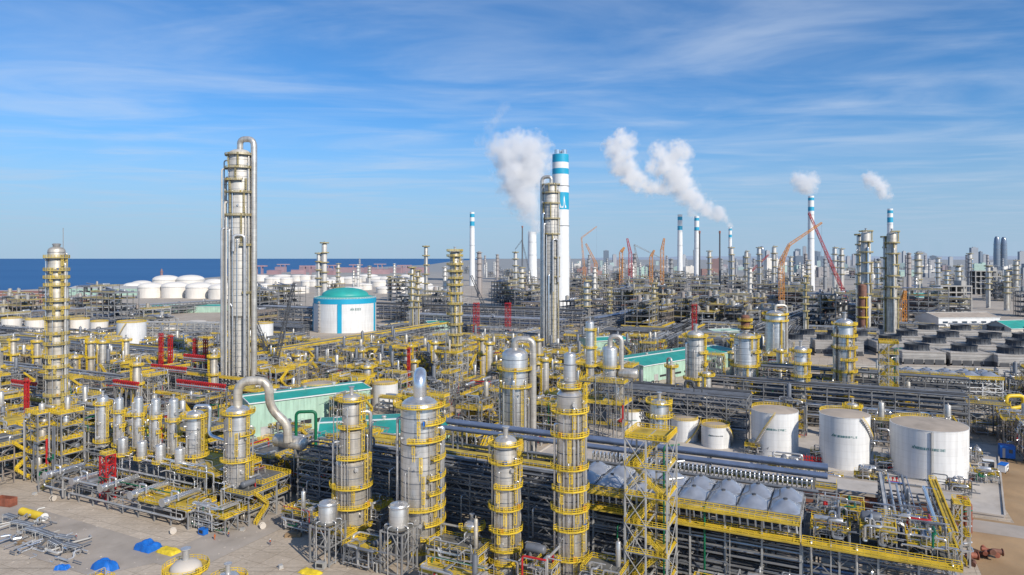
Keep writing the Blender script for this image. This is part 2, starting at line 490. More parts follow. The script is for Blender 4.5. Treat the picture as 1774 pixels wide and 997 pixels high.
def column(name, label, x, y, secs, plats=(), rw=0.09, top='stub', pipes=(), clad='cladding', skirt=3.0, z0=0.0, seed=0, group=None, cat='column', pw=1.5, n=28, foot=True, leg=None, marks=True, ladders=True, railm='yellow', busy=False):
    """secs: [(z_top, radius)...] from the ground up; plats: heights; pipes: (angle, radius, z_top, z_bottom)."""
    R = random.Random(seed * 7 + 3)
    t = thing(name, label, cat, (x, y, z0), 0, group, secs[0][1] + 3 if foot else 0)
    ladm = 'yellow' if railm == 'yellow' else railm
    prof, zp = [(secs[0][1], skirt)], skirt
    for i, (z, r) in enumerate(secs):
        if i:
            dr = abs(r - secs[i - 1][1])
            prof.append((r, zp + max(.4, dr * 1.1)))
        prof.append((r, z)); zp = z
    def rad_at(z):
        for zz, r in secs:
            if z <= zz: return r
        return secs[-1][1]
    rt, ztop = secs[-1][1], secs[-1][0]
    k = 5
    for i in range(1, k + 1):
        prof.append((max(.02, rt * math.cos(PI / 2 * i / k)), ztop + rt * .55 * math.sin(PI / 2 * i / k)))
    MB().lathe(prof, n, capt=False).build('shell', clad, t)
    if leg:
        for i in range(4):
            a = PI / 4 + i * PI / 2
            MB().beam((secs[0][1] * .8 * math.cos(a), secs[0][1] * .8 * math.sin(a), 0), (secs[0][1] * .8 * math.cos(a), secs[0][1] * .8 * math.sin(a), skirt + .3), .35).build('leg', 'steel', t)
    elif skirt > 0.2:
        MB().lathe([(secs[0][1] + .08, 0), (secs[0][1] + .08, skirt - .02)], n).build('skirt', 'steel_light', t)
    # insulation rings
    plats = sorted(plats, key=lambda p: p[0] if isinstance(p, tuple) else p)
    angs = []
    for i, z in enumerate(plats):
        if isinstance(z, tuple): z, a0, a1 = z
        else:
            span = R.choice([3.4, 4.2, 5.0, 6.2831853])
            mid = rad(-75 + R.uniform(-45, 75))
            a0, a1 = mid - span / 2, mid + span / 2
        ring_platform(t, rad_at(z), z, a0, a1, pw, rw, 'grating' if railm != 'yellow' else 'yellow_deck', railm=railm)
        angs.append((z, (a0 + a1) / 2 + R.uniform(-.35, .35)))
    if ladders:
        zprev = max(0.3, skirt * .2)
        for z, a in angs:
            r = max(rad_at(z), rad_at(zprev + .5)) + .5
            aa = max(rad(-150), min(rad(-28), a))
            if z - zprev > 1.2:
                MB().ladder(r * math.cos(aa), r * math.sin(aa), zprev, z + 1.2, aa, rw).build('ladder', ladm, t)
            if busy and z - zprev > 2:
                ab_ = aa + R.choice([-1, 1]) * R.uniform(.7, 1.3); ab_ = max(rad(-172), min(rad(0), ab_))
                MB().ladder(r * math.cos(ab_), r * math.sin(ab_), zprev, z + 1.2, ab_, rw).build('ladder', ladm, t)
            zprev = z
    if busy:
        bd = MB(); z = skirt + 2
        while z < ztop - .5:
            r = rad_at(z); bd.lathe([(r + .01, z), (r + .07, z + .02), (r + .07, z + .2), (r + .01, z + .22)], n, capb=False, capt=False); z += R.uniform(2.6, 4.4)
        bd.build('insulation_band', 'pipe_grey', t)
        pipes = list(pipes) + [(rad(R.uniform(-165, -15)), R.choice([.09, .12, .16, .24]), ztop * R.uniform(.45, .97), R.uniform(.5, 4)) for _ in range(6)]
        for i in range(8):
            z = skirt + (ztop - skirt) * (i + R.random()) / 8; a = rad(R.uniform(-170, -10)); r = rad_at(z); c, s_ = math.cos(a), math.sin(a)
            q = MB().cyl(((r - .1) * c, (r - .1) * s_, z), ((r + .9) * c, (r + .9) * s_, z), .2, 8)
            q.cyl(((r + .8) * c, (r + .8) * s_, z), ((r + .95) * c, (r + .95) * s_, z), .36, 10)
            q.build('nozzle', 'pipe_metal', t)
        for z, a in angs:
            a = max(rad(-160), min(rad(-20), a + R.uniform(-.8, .8))); r = rad_at(z) + pw * .6
            MB().box((r * math.cos(a), r * math.sin(a), z + .7), (.5, .8, 1.1), a).build('junction_box', R.choice(['steel_light', 'yellow', 'tarp_blue', 'orange_paint']), t)
    for ang, rp, za, zb in pipes:
        r = max(rad_at(za), rad_at(zb)) + rp + .35
        c, s_ = math.cos(ang), math.sin(ang)
        ri = rad_at(za) - .2
        pts = bend([(ri * c, ri * s_, za), (r * c, r * s_, za), (r * c, r * s_, zb)], rp * 2.2)
        m = MB().tube(pts, rp, 10)
        b = m.build('pipe', R.choice(['pipe_metal', 'bright_metal', 'cladding_warm']), t)
        sp = MB()
        zz = zb + 2
        while zz < za - 3:
            sp.beam(((r - rp) * c, (r - rp) * s_, zz), ((rad_at(zz) - .1) * c, (rad_at(zz) - .1) * s_, zz), .18)
            zz += 7
        if sp.v: sp.build('pipe_bracket', 'steel', b)
    if marks:
        for i in range(3 if ztop - skirt > 15 else 1):
            z = skirt + (ztop - skirt) * (i + .6) / 3.3; a = rad(-90 + R.uniform(-60, 60)); r = rad_at(z)
            c, s_ = math.cos(a), math.sin(a)
            q = MB().cyl(((r - .1) * c, (r - .1) * s_, z), ((r + .55) * c, (r + .55) * s_, z), .42, 10)
            q.cyl(((r + .55) * c, (r + .55) * s_, z), ((r + .68) * c, (r + .68) * s_, z), .58, 10)
            q.build('manhole', 'pipe_metal', t)
    zt_ = ztop + rt * .55
    if top == 'stub':
        q = MB().cyl((0, 0, zt_ - .3), (0, 0, zt_ + rt * .7), rt * .22, 10)
        q.cyl((0, 0, zt_ + rt * .7), (0, 0, zt_ + rt * .7 + .2), rt * .34, 10)
        q.build('top_nozzle', 'pipe_metal', t)
    elif top and top[0] == 'goose':       # overhead line: up, over, and down the side
        _, rp, ang, up, zb = top
        c, s_ = math.cos(ang), math.sin(ang); R2 = rt + rp + .6
        pts = bend([(0, 0, zt_ - .4), (0, 0, zt_ + up), (R2 * c, R2 * s_, zt_ + up), (R2 * c, R2 * s_, zb)], min(R2 * .5, up * .9), 7)
        MB().tube(pts, rp, 14).build('overhead_pipe', 'cladding_warm', t)
    elif top and top[0] == 'path':
        _, rp, pts, bd, mm = top
        MB().tube(bend(pts, bd, 7), rp, 16).build('overhead_pipe', mm, t)
    return t

def tank(label, x, y, r, h, roof='tan_roof', wall='white_paint', stair=None, marks=True, dome=.12, n=48, rw=.1, group=None, rail=True, pipe=None, seed=0):
    t = thing('storage_tank', label, 'tank', (x, y, 0), 0, group, r + 3)
    MB().lathe([(r + .4, 0), (r + .4, .35), (r, .36), (r, h), (r + .12, h), (r + .12, h + .15), (r - .1, h + .15)], n, capt=False).build('shell', wall, t)
    k = 6
    MB().lathe([(max(.02, (r - .05) * (1 - i / k)), h + .16 + dome * r * (1 - (1 - i / k) ** 2)) for i in range(k + 1)], n, capb=False, capt=False).build('roof', roof, t)
    if rail:
        MB().rail([((r - .15) * math.cos(2 * PI * i / 40), (r - .15) * math.sin(2 * PI * i / 40), h + .15) for i in range(41)] if rail == 'full' else
                  [((r - .15) * math.cos(rad(rail[0] + (rail[1] - rail[0]) * i / 20)), (r - .15) * math.sin(rad(rail[0] + (rail[1] - rail[0]) * i / 20)), h + .15) for i in range(21)], rw, 1.15, .15).build('railing', 'yellow', t)
    if stair:
        a0, a1 = rad(stair[0]), rad(stair[1]); m = 26
        st, rl = MB(), MB()
        pi = [((r + .15) * math.cos(a0 + (a1 - a0) * i / m), (r + .15) * math.sin(a0 + (a1 - a0) * i / m), .4 + (h - .3) * i / m) for i in range(m + 1)]
        po = [((r + 1.1) * math.cos(a0 + (a1 - a0) * i / m), (r + 1.1) * math.sin(a0 + (a1 - a0) * i / m), .4 + (h - .3) * i / m) for i in range(m + 1)]
        for i in range(m):
            c = [(pi[i][j] + po[i][j] + pi[i + 1][j] + po[i + 1][j]) / 4 for j in range(3)]
            st.box(c, (.95, math.dist(pi[i], pi[i + 1]) * 1.02, .1), a0 + (a1 - a0) * (i + .5) / m)
            st.beam(pi[i], pi[i + 1], .06, .3); st.beam(po[i], po[i + 1], .06, .3)
        s = st.build('spiral_stair', 'cream', t)
        rl.rail(po, rw * .8, 1.0, .1, 1.2).build('railing', 'yellow', s)
    if marks:                                     # company mark and lettering on the shell, strokes too small to read
        R = random.Random(seed)
        em, tx = MB(), MB()
        ac = math.atan2(-y, -x)
        def on(a, z): return ((r + .03) * math.cos(a), (r + .03) * math.sin(a), z)
        s = min(.8, r / 13)
        zc = h * .66
        def stroke(mb, u0, z0_, u1, z1_, w):
            a0_, a1_ = ac + u0 / r, ac + u1 / r
            mb.beam(on(a0_, z0_), on(a1_, z1_), .05, w)
        def bar(mb, u, z, w, hh):
            a = ac + u / r
            p = on(a, z); mb.box(p, (.06, w, hh), a)
        u0 = -6.2 * s
        for j, (du, hh) in enumerate(((0, 1.1), (.62, 1.6), (1.24, 1.1))):
            stroke(em, u0 + (du - .4) * s, zc - .6 * s, u0 + du * s, zc - .6 * s + hh * s, .2 * s)
            stroke(em, u0 + (du + .4) * s, zc - .6 * s, u0 + du * s, zc - .6 * s + hh * s, .2 * s)
        em.build('emblem', 'mark_teal', t)
        for g0, cnt in ((-4.1, 4), (1.0, 5)):
            for j in range(cnt):
                uc = (g0 + j * 1.25) * s
                for zz in (-.45, 0, .45):
                    if R.random() < .85: bar(tx, uc, zc + zz * s, .95 * s, .13 * s)
                for uu in (-.4, 0, .4):
                    if R.random() < .7: bar(tx, uc + uu * s, zc, .13 * s, 1.05 * s)
        tx.build('lettering', 'mark_teal' if R.random() < .7 else 'steel_dark', t)
    if pipe is not None:
        a = rad(pipe); q = MB().tube([((r + .3) * math.cos(a), (r + .3) * math.sin(a), .3), ((r + .3) * math.cos(a), (r + .3) * math.sin(a), h - .2)], .16, 8)
        q.build('drain_pipe', 'steel', t)
        q = MB().tube([((r + .3) * math.cos(a + .045), (r + .3) * math.sin(a + .045), .3), ((r + .3) * math.cos(a + .045), (r + .3) * math.sin(a + .045), h - .2)], .1, 8)
        q.build('drain_pipe', 'steel_light', t)
    return t
# ------------------------------------------------------------------ racks and frames
def rack(label, x, y, rz, L, W, levels, bay=9.0, pipes=6, pm=('pipe_metal', 'pipe_grey', 'bright_metal', 'pipe_grey', 'pipe_metal'), steel='steel', walk=None, rw=.1, seed=0, brace=True, drops=0, cw=.42, group=None, foot=True, tray=True, truss=False, rr=(.14, .5), name='pipe_rack', skip=(), fill=.92, bent=None):
    """Pipe rack along local +x from (x, y): bents, stringers, braces, pipes on each level, walkways with yellow rails."""
    R = random.Random(seed * 31 + 5)
    t = thing(name, label, 'pipe rack', (x, y, 0), rz, group)
    if foot:
        c, s = math.cos(rz), math.sin(rz); k = max(1, int(L / 14))
        for i in range(k + 1):
            u = L * i / k
            for w_ in (W * .25, W * .75): FOOT.append((x + u * c - w_ * s, y + u * s + w_ * c, W * .25 + 2.5))
    nb = max(1, round(L / bay)); H = levels[-1]
    b = MB(); w = cw
    cols = [0, W] if W < 13 else [0, W / 2, W]
    for yy in cols: b.box((0, yy, H / 2), (w, w, H))
    for z in levels: b.beam((0, -.6, z - w / 2), (0, W + .6, z - w / 2), w * .8, w)
    bm = b.mesh('bent', bent or steel)
    for i in range(nb + 1):
        put('bent', bm, t, (L * i / nb, 0, 0))
    sm = MB().beam((0, 0, 0), (L, 0, 0), w * .6, w * .9).mesh('stringer', steel)
    for z in levels:
        for yy in (0, W):
            put('stringer', sm, t, (0, yy, z - w * .45 - .02))
    if len(levels) > 1:
        for z0_, z1_ in zip([0] + levels[:-1], levels):
            put('stringer', sm, t, (0, 0, (z0_ + z1_) / 2))
    if brace:
        q = MB()
        for z0_, z1_ in zip([0.3] + levels[:-1], levels):
            if truss:
                q.beam((0, 0, z0_), (L / nb / 2, 0, z1_ - .3), w * .5); q.beam((L / nb / 2, 0, z1_ - .3), (L / nb, 0, z0_), w * .5)
            else:
                q.beam((0, 0, z0_), (L / nb, 0, z1_ - .3), w * .45); q.beam((0, 0, z1_ - .3), (L / nb, 0, z0_), w * .45)
        me = q.mesh('brace', steel)
        for i in range(nb):
            if truss or R.random() < .3:
                put('brace', me, t, (L * i / nb, 0, 0))
                if R.random() < .4: put('brace', me, t, (L * i / nb, W, 0))
    k = 0
    for li, z in enumerate(levels):
        if li in skip: continue
        yy = .7
        n = 0
        while yy < W - .7 and n < pipes and k < 90:
            r = R.choice([rr[0], (rr[0] * 2 + rr[1]) / 3, (rr[0] + rr[1]) / 2, rr[1]]) * R.uniform(.85, 1.1)
            if R.random() < fill:
                a = 0 if R.random() < .7 else L * R.uniform(.05, .4)
                e = L if R.random() < .7 else L * R.uniform(.6, .95)
                m = R.choice(pm)
                pts = [(a, 0, 0), (e, 0, 0)]
                if R.random() < .35 and e < L: pts = bend([(a, 0, 0), (e, 0, 0), (e, 0, R.choice([-2.5, 1.8, 3]))], r * 3)
                if R.random() < .3 and L > 30:
                    u = a + (e - a) * R.uniform(.3, .7); o = R.uniform(1.5, 3) * R.choice([-1, 1])
                    pts = bend([(a, 0, 0), (u, 0, 0), (u, 0, abs(o)), (u + 3.5, 0, abs(o)), (u + 3.5, 0, 0), (L, 0, 0)], r * 2.4)
                MB().tube(pts, r, 8).build('pipe', m, t, (0, yy + r, z + r + .03)); k += 1
            yy += 2 * r + (W - 1.4) / pipes * R.uniform(.25, .95); n += 1
    if tray:
        for z in levels[1:3]:
            d = MB(); d.box((L / 2, W - .5, z + .5), (L, .9, .08)); d.box((L / 2, W - .95, z + .56), (L, .05, .25)); d.box((L / 2, W - .05, z + .56), (L, .05, .25))
            d.build('cable_tray', 'steel_light', t)
    if drops:
        for i in range(drops):
            u = L * (i + R.uniform(.2, .8)) / drops; z1_ = R.choice(levels[1:] or levels); z0_ = R.choice([.2, .2, levels[0]])
            r = R.uniform(.12, .3); yv = -R.uniform(.5, 1.1)
            MB().tube(bend([(u, yv + 2.5, z1_ + .5), (u, yv, z1_ + .5), (u, yv, z0_ + 1), (u + R.uniform(-3, 3), yv, z0_ + 1)], r * 3), r, 8).build('drop_pipe', R.choice(['pipe_metal', 'bright_metal', 'pipe_green' if R.random() < .25 else 'pipe_metal']), t)
    for (z, y0, y1, ends) in (walk or ()):
        d = MB().box((L / 2, (y0 + y1) / 2, z), (L, y1 - y0, .14)).box((L / 2, y0 - .03, z), (L, .06, .4))
        o = d.build('walkway', 'yellow_deck', t)
        MB().rail([(0, y0, z + .07), (L, y0, z + .07)], rw, 1.15, .22, 1.8).build('railing', 'yellow', o)
        if ends:
            MB().rail([(L, y0, z + .07), (L, y1, z + .07)], rw, 1.15, .22, 1.8).build('railing', 'yellow', o)
        if y1 - y0 < 4:
            MB().rail([(0, y1, z + .07), (L, y1, z + .07)], rw, 1.15, .22, 1.8).build('railing', 'yellow', o)
    return t

def unit(label, x, y, rz, L, W, levels, bay=6.5, seed=0, rw=.1, steel='steel', gear='mixed', group=None, foot=True, deckp=.75, name='process_structure', pipes=8, stair=True, cw=.36, cat='steel structure', ycol=False, topvessel=None):
    """Open steel process structure: frame, decks with rails, vessels and pipework on its levels."""
    R = random.Random(seed * 17 + 1)
    t = thing(name, label, cat, (x, y, 0), rz, group)
    if foot:
        c, s = math.cos(rz), math.sin(rz)
        k, j = max(1, round(L / 12)), max(1, round(W / 12))
        for i in range(k):
            for q in range(j):
                u, w_ = L * (i + .5) / k, W * (q + .5) / j
                FOOT.append((x + u * c - w_ * s, y + u * s + w_ * c, max(L / k, W / j) * .6 + 1))
    nx, ny = max(1, round(L / bay)), max(1, round(W / bay)); H = levels[-1]
    f = MB()
    for i in range(nx + 1):
        for j in range(ny + 1):
            hh = H if R.random() < .8 else levels[max(0, len(levels) - 2)]
            f.box((L * i / nx, W * j / ny, hh / 2), (cw, cw, hh))
    for z in levels:
        for i in range(nx + 1): f.beam((L * i / nx, 0, z - .2), (L * i / nx, W, z - .2), cw * .7, .36)
        for j in range(ny + 1): f.beam((0, W * j / ny, z - .22), (L, W * j / ny, z - .22), cw * .7, .36)
    f.build('steel_frame', 'yellow' if ycol else steel, t)
    q = MB()
    for z0_, z1_ in zip([0] + levels[:-1], levels):
        for yy in (0, W):
            i = R.randrange(nx)
            q.beam((L * i / nx, yy, z0_), (L * (i + 1) / nx, yy, z1_ - .2), cw * .5); q.beam((L * (i + 1) / nx, yy, z0_), (L * i / nx, yy, z1_ - .2), cw * .5)
        for xx in (0, L):
            j = R.randrange(ny)
            q.beam((xx, W * j / ny, z0_), (xx, W * (j + 1) / ny, z1_ - .2), cw * .5); q.beam((xx, W * (j + 1) / ny, z0_), (xx, W * j / ny, z1_ - .2), cw * .5)
    q.build('brace_frame', steel, t)
    for z in levels:
        if R.random() > deckp and z != levels[-1]: continue
        x0, x1 = (0, L) if R.random() < .6 else sorted((L * R.randint(0, nx - 1) / nx, L))
        y0, y1 = 0, W if R.random() < .6 else W * max(1, ny - 1) / ny
        if x1 - x0 < 3: x0 = 0
        d = MB().box(((x0 + x1) / 2, (y0 + y1) / 2, z + .06), (x1 - x0 + .3, y1 - y0 + .3, .12))
        for px_, py_, sx_, sy_ in (((x0 + x1) / 2, y0 - .18, x1 - x0 + .3, .06), ((x0 + x1) / 2, y1 + .18, x1 - x0 + .3, .06)):
            d.box((px_, py_, z - .05), (sx_, sy_, .42))
        d.build('deck', 'grating' if R.random() < .5 else 'yellow_deck', t)
        MB().rail([(x0, y0, z + .12), (x1, y0, z + .12), (x1, y1, z + .12), (x0, y1, z + .12), (x0, y0, z + .12)], rw, 1.15, .22, 1.7).build('railing', 'yellow', KIDS[t.name][-1])
    # vessels
    zs = [0.6] + levels
    for zi, z in enumerate(zs):
        room = (zs[zi + 1] - z) if zi + 1 < len(zs) else 9
        n = R.randint(0, 2) if gear != 'none' else 0
        for _ in range(n):
            u, v = L * R.uniform(.15, .85), W * R.uniform(.15, .85)
            kind = R.random()
            if gear == 'drums' or kind < .42:
                r = min(R.uniform(.5, 1.15), room * .3); l = min(W * .4, R.uniform(3, 7)) if R.random() < .6 else min(L * .3, R.uniform(3, 8))
                ax = R.random() < .6
                p, e = ((u, max(.5, v - l), z + r + .7), (u, min(W - .5, v + l), z + r + .7)) if ax else ((max(.5, u - l), v, z + r + .7), (min(L - .5, u + l), v, z + r + .7))
                m = MB().drum(p, e, r, 14)
                o = m.build('drum', R.choice(['cladding', 'cladding_old', 'cladding_warm', 'pipe_grey']), t)
                sd = MB()
                for k in (.25, .75):
                    c0 = [p[i] + (e[i] - p[i]) * k for i in range(3)]
                    sd.box((c0[0], c0[1], z + .4 + .1), (.4 if not ax else 1.5 * r, 1.5 * r if not ax else .4, .9))
                sd.build('saddle', 'steel', o)
            else:
                r = R.uniform(.5, 1.25); h = min(room * (.8 if zi + 1 < len(zs) else 1), R.uniform(3, 9))
                m = MB().lathe([(r * .9, 0), (r * .9, .5), (r, .52), (r, h - r * .4), (r * .85, h - r * .15), (r * .5, h), (.02, h + r * .08)], 16, (u, v, z + .1), capt=False)
                m.cyl((u, v, z + h), (u, v, z + h + .8), r * .25, 8)
                m.build('vessel', R.choice(['cladding', 'cladding_old', 'pipe_grey', 'cladding_warm']), t)
    for k in range(pipes):
        r = R.choice([.1, .13, .18, .26, .34])
        z0_, z1_ = R.choice(zs), R.choice(zs)
        u0, u1 = L * R.uniform(0, 1), L * R.uniform(0, 1); v0 = R.choice([-.5, W + .5, W * R.random(), -.9]); v1 = W * R.random()
        up = R.uniform(.6, 3.2)
        pts = [(u0, v0, z0_ + .3), (u0, v0, z1_ + up), (u1, v0, z1_ + up), (u1, v1, z1_ + up), (u1, v1, max(.3, z1_ + up - R.uniform(1.5, 4)))]
        MB().tube(bend(pts, r * 3, 3), r, 7).build('pipe', R.choice(['pipe_metal', 'pipe_metal', 'bright_metal', 'pipe_grey', 'pipe_metal', 'pipe_green' if R.random() < .3 else 'red_paint' if R.random() < .3 else 'pipe_metal']), t)
    pw_ = MB()
    for k in range(int(pipes * 2.2)):
        r = R.choice([.08, .1, .14, .2]); za, zb = sorted((R.uniform(.3, H + 1), R.uniform(.3, H + 3)))
        u0 = L * R.random(); v0 = R.choice([-.35, -.7, W * R.random(), W + .4]); u1 = u0 + R.uniform(-5, 5) * max(1, L / 22)
        pw_.tube(bend([(u0, v0, za), (u0, v0, zb), (u1, v0, zb), (u1, v0 + R.choice([-1, 1, 0]) * R.random() * 3 + .01, zb)], r * 3, 2), r, 6)
    if pw_.v: pw_.build('pipework', R.choice(['pipe_metal', 'bright_metal', 'pipe_grey']), t)
    if stair:
        s, rl = MB(), MB()
        xo = R.choice([-1.4, L + .4]); z0_ = 0
        for i, z1_ in enumerate(levels):
            ya, yb = (W * .15, min(W * .15 + (z1_ - z0_) * 1.1, W)) if i % 2 == 0 else (min(W * .15 + (z1_ - z0_) * 1.1, W), W * .15)
            for e in (0, 1): s.beam((xo + e, ya, z0_ + .1), (xo + e, yb, z1_), .1, .3)
            n = 10
            for k in range(n): s.box((xo + .5, ya + (yb - ya) * (k + .5) / n, z0_ + (z1_ - z0_) * (k + .5) / n), (1, .28, .05))
            for e in (0, 1): rl.rail([(xo + e, ya, z0_ + .1), (xo + e, yb, z1_)], rw, 1.1, .1, 1.2)
            z0_ = z1_
        o = s.build('stair', 'yellow_deck', t); rl.build('railing', 'yellow', o)
    return t

def air_cooler(me_key, loc, rz, L, W, label, group):
    """One air cooled exchanger bay: plenum box on a bundle, two fan rings under a light sheet hood with shallow cones."""
    t = thing('air_cooler', label, 'air cooler', loc, rz, group)
    def housing():
        m = MB(); m.box((L / 2, W / 2, .55), (L - .12, W - .1, 1.1)); return m
    def hood():
        m = MB()
        for j in range(2):
            cy = W * (.25 + .5 * j); n = 24
            hx, hy = L / 2 - .1, W / 4 - .08
            base = len(m.v)
            rings = [(.97, 1.1, 0), (.94, 1.3, .1), (.84, 1.5, .85), (.62, 2.15, 1), (.36, 2.7, 1), (.12, 2.95, 1)]
            for sc, z, rd in rings:
                for k in range(n):
                    a = 2 * PI * (k + .5) / n
                    c, s = math.cos(a), math.sin(a); q = 1 / max(abs(c), abs(s))
                    px_, py_ = hx * sc * c * (q + (1 - q) * rd), hy * sc * s * (q + (1 - q) * rd)
                    m.v.append((L / 2 + px_, cy + py_, z))
            for i in range(len(rings) - 1):
                for k in range(n):
                    a, b = base + i * n + k, base + i * n + (k + 1) % n
                    m.face([a, b, b + n, a + n], i > 0)
            m.face([base + 5 * n + k for k in range(n)])
        return m
    put('housing', shared((me_key, 'h'), housing, 'housing', 'steel'), t)
    put('fan_hood', shared((me_key, 'f'), hood, 'fan_hood', 'cooler_grey'), t)
    def motor():
        m = MB()
        for j in range(2):
            m.cyl((L / 2, W * (.25 + .5 * j), 2.9), (L / 2, W * (.25 + .5 * j), 3.2), .5, 10)
        m.tube(bend([(.4, .6, 1.4), (.4, W * .3, 2.2), (L * .3, W * .4, 2.6), (L * .2, W * .75, 2.4), (L * .45, W - .6, 1.5)], 2), .12, 5)
        return m
    put('hub_frame', shared((me_key, 'm'), motor, 'hub_frame', 'steel_dark'), t)
    def header():
        m = MB(); m.box((L / 2, -.25, -.2), (L - .3, .5, .9))
        return m
    put('header_box', shared((me_key, 'x'), header, 'header_box', 'pipe_metal'), t)
    def nozz():
        m = MB(); m.tube(bend([(0, -.3, -.3), (0, -.9, -.3), (0.2, -1.1, -2.6)], .4), .24, 8); return m
    for k in range(4):
        put('nozzle', shared((me_key, 'n'), nozz, 'nozzle', 'pipe_metal'), t, (L * (k + .5) / 4, 0, 0))
    return t

def lattice(mb, p, q, w0, w1, n, t, tip=False):
    """Four-chord lattice boom from p to q."""
    p, q = Vector(p), Vector(q); d = (q - p).normalized()
    up = Vector((0, 0, 1)) if abs(d.z) < .9 else Vector((0, 1, 0))
    sx = d.cross(up).normalized(); sy = d.cross(sx)
    prev = None
    for i in range(n + 1):
        o = p + (q - p) * (i / n); w = w0 + (w1 - w0) * i / n
        c = [o + sx * (a * w / 2) + sy * (b * w / 2) for a, b in ((-1, -1), (1, -1), (1, 1), (-1, 1))]
        for k in range(4): mb.beam(c[k], c[(k + 1) % 4], t * .7)
        if prev:
            for k in range(4):
                mb.beam(prev[k], c[k], t)
                mb.beam(prev[k], c[(k + 1) % 4] if i % 2 else c[k - 1], t * .7)
        prev = c
    return mb

def chimney(label, x, y, r, h, bands, flues=0, emblem=None, taper=.82, wall='white_plain', name='chimney', n=32):
    t = thing(name, label, 'chimney', (x, y, 0), 0, None, r + 6)
    def rr(z): return r * (1 - (1 - taper) * z / h)
    MB().lathe([(rr(0), 0), (rr(h * .33), h * .33), (rr(h * .66), h * .66), (rr(h), h), (rr(h) - .5, h), (rr(h) - .5, h - 3)], n, capt=False).build('shaft', wall, t)
    for z0_, z1_ in bands:
        MB().lathe([(rr(z0_) + .02, z0_), (rr(z0_) + .05, z0_ + .02), (rr(z1_) + .05, z1_), (rr(z1_) + .02, z1_ + .02)], n, capb=False, capt=False).build('band', 'cyan_paint', t)
    if flues:
        for i in range(flues):
            a = PI / 2 + 2 * PI * i / flues
            rf = rr(h) * .34
            MB().lathe([(rf, -2), (rf, h * .028), (rf - .2, h * .028), (rf - .2, -2)], 14, (rr(h) * .5 * math.cos(a), rr(h) * .5 * math.sin(a), h), capb=False, capt=False).build('flue', 'bright_metal', t)
    for z in (h * .55, h * .8):
        MB().lathe([(rr(z) + .1, z), (rr(z) + 1.2, z), (rr(z) + 1.2, z + .25), (rr(z) + .1, z + .25)], n, capb=False, capt=False).build('gallery', 'steel_light', t)
    if emblem:            # white peaks on the lower band
        z0_, z1_ = emblem; e = MB(); ac = math.atan2(-y, -x)
        rz_ = lambda z: rr(z) + .12
        for s0, s1 in ((-1.05, -.45), (-.45, .15), (.15, .75)):
            A = [(s0, .05), ((s0 + s1) / 2, .8), (s1, .05), (s1 - .18, .05), ((s0 + s1) / 2, .5), (s0 + .18, .05)]
            n0 = len(e.v)
            for s, f in A:
                z = z0_ + (z1_ - z0_) * f; a = ac + s
                e.v.append((rz_(z) * math.cos(a), rz_(z) * math.sin(a), z))
            e.face([n0, n0 + 1, n0 + 4, n0 + 5]); e.face([n0 + 1, n0 + 2, n0 + 3, n0 + 4])
        e.build('emblem', 'white_plain', t)
    return t

def crane(label, x, y, foot_h, tip, colr, w=2.2, jib=None, base='crawler', mast=None):
    t = thing('crane', label, 'crane', (x, y, 0), 0)
    if mast:
        m = MB(); lattice(m, (0, 0, 0), (0, 0, mast), w * 1.2, w * 1.2, max(6, int(mast / 5)), w * .1); m.build('mast', colr, t)
    else:
        m = MB()
        for s in (-1, 1): m.box((0, s * 3.2, .9), (9, 1.3, 1.8))
        m.build('crawler_track', 'rubber', t)
        m = MB().box((-1, 0, 3), (8, 4, 2.4)).box((-5, 0, 3.6), (2.4, 5, 3)); m.build('body', colr, t)
        MB().box((2.4, 1.6, 3.4), (2, 1.6, 2.4)).build('cab', 'glass_dark', t)
    b = (0, 0, mast or foot_h)
    m = MB(); lattice(m, b, tip, w, w * .55, max(8, int(math.dist(b, tip) / (w * 1.4))), w * .11); m.build('boom', colr, t)
    if jib:
        m = MB(); lattice(m, tip, jib, w * .7, w * .4, 10, w * .08); m.build('jib', colr, t)
    end = jib or tip
    c = MB().beam(end, (end[0], end[1], end[2] * .45), .14); c.box((end[0], end[1], end[2] * .45), (.8, .8, 1.6))
    back = (-tip[0] * .18, -tip[1] * .18, b[2] + (tip[2] - b[2]) * .3) if not jib else (tip[0] * .3, tip[1] * .3, tip[2])
    c.build('hoist_rope', 'steel_dark', t)
    return t

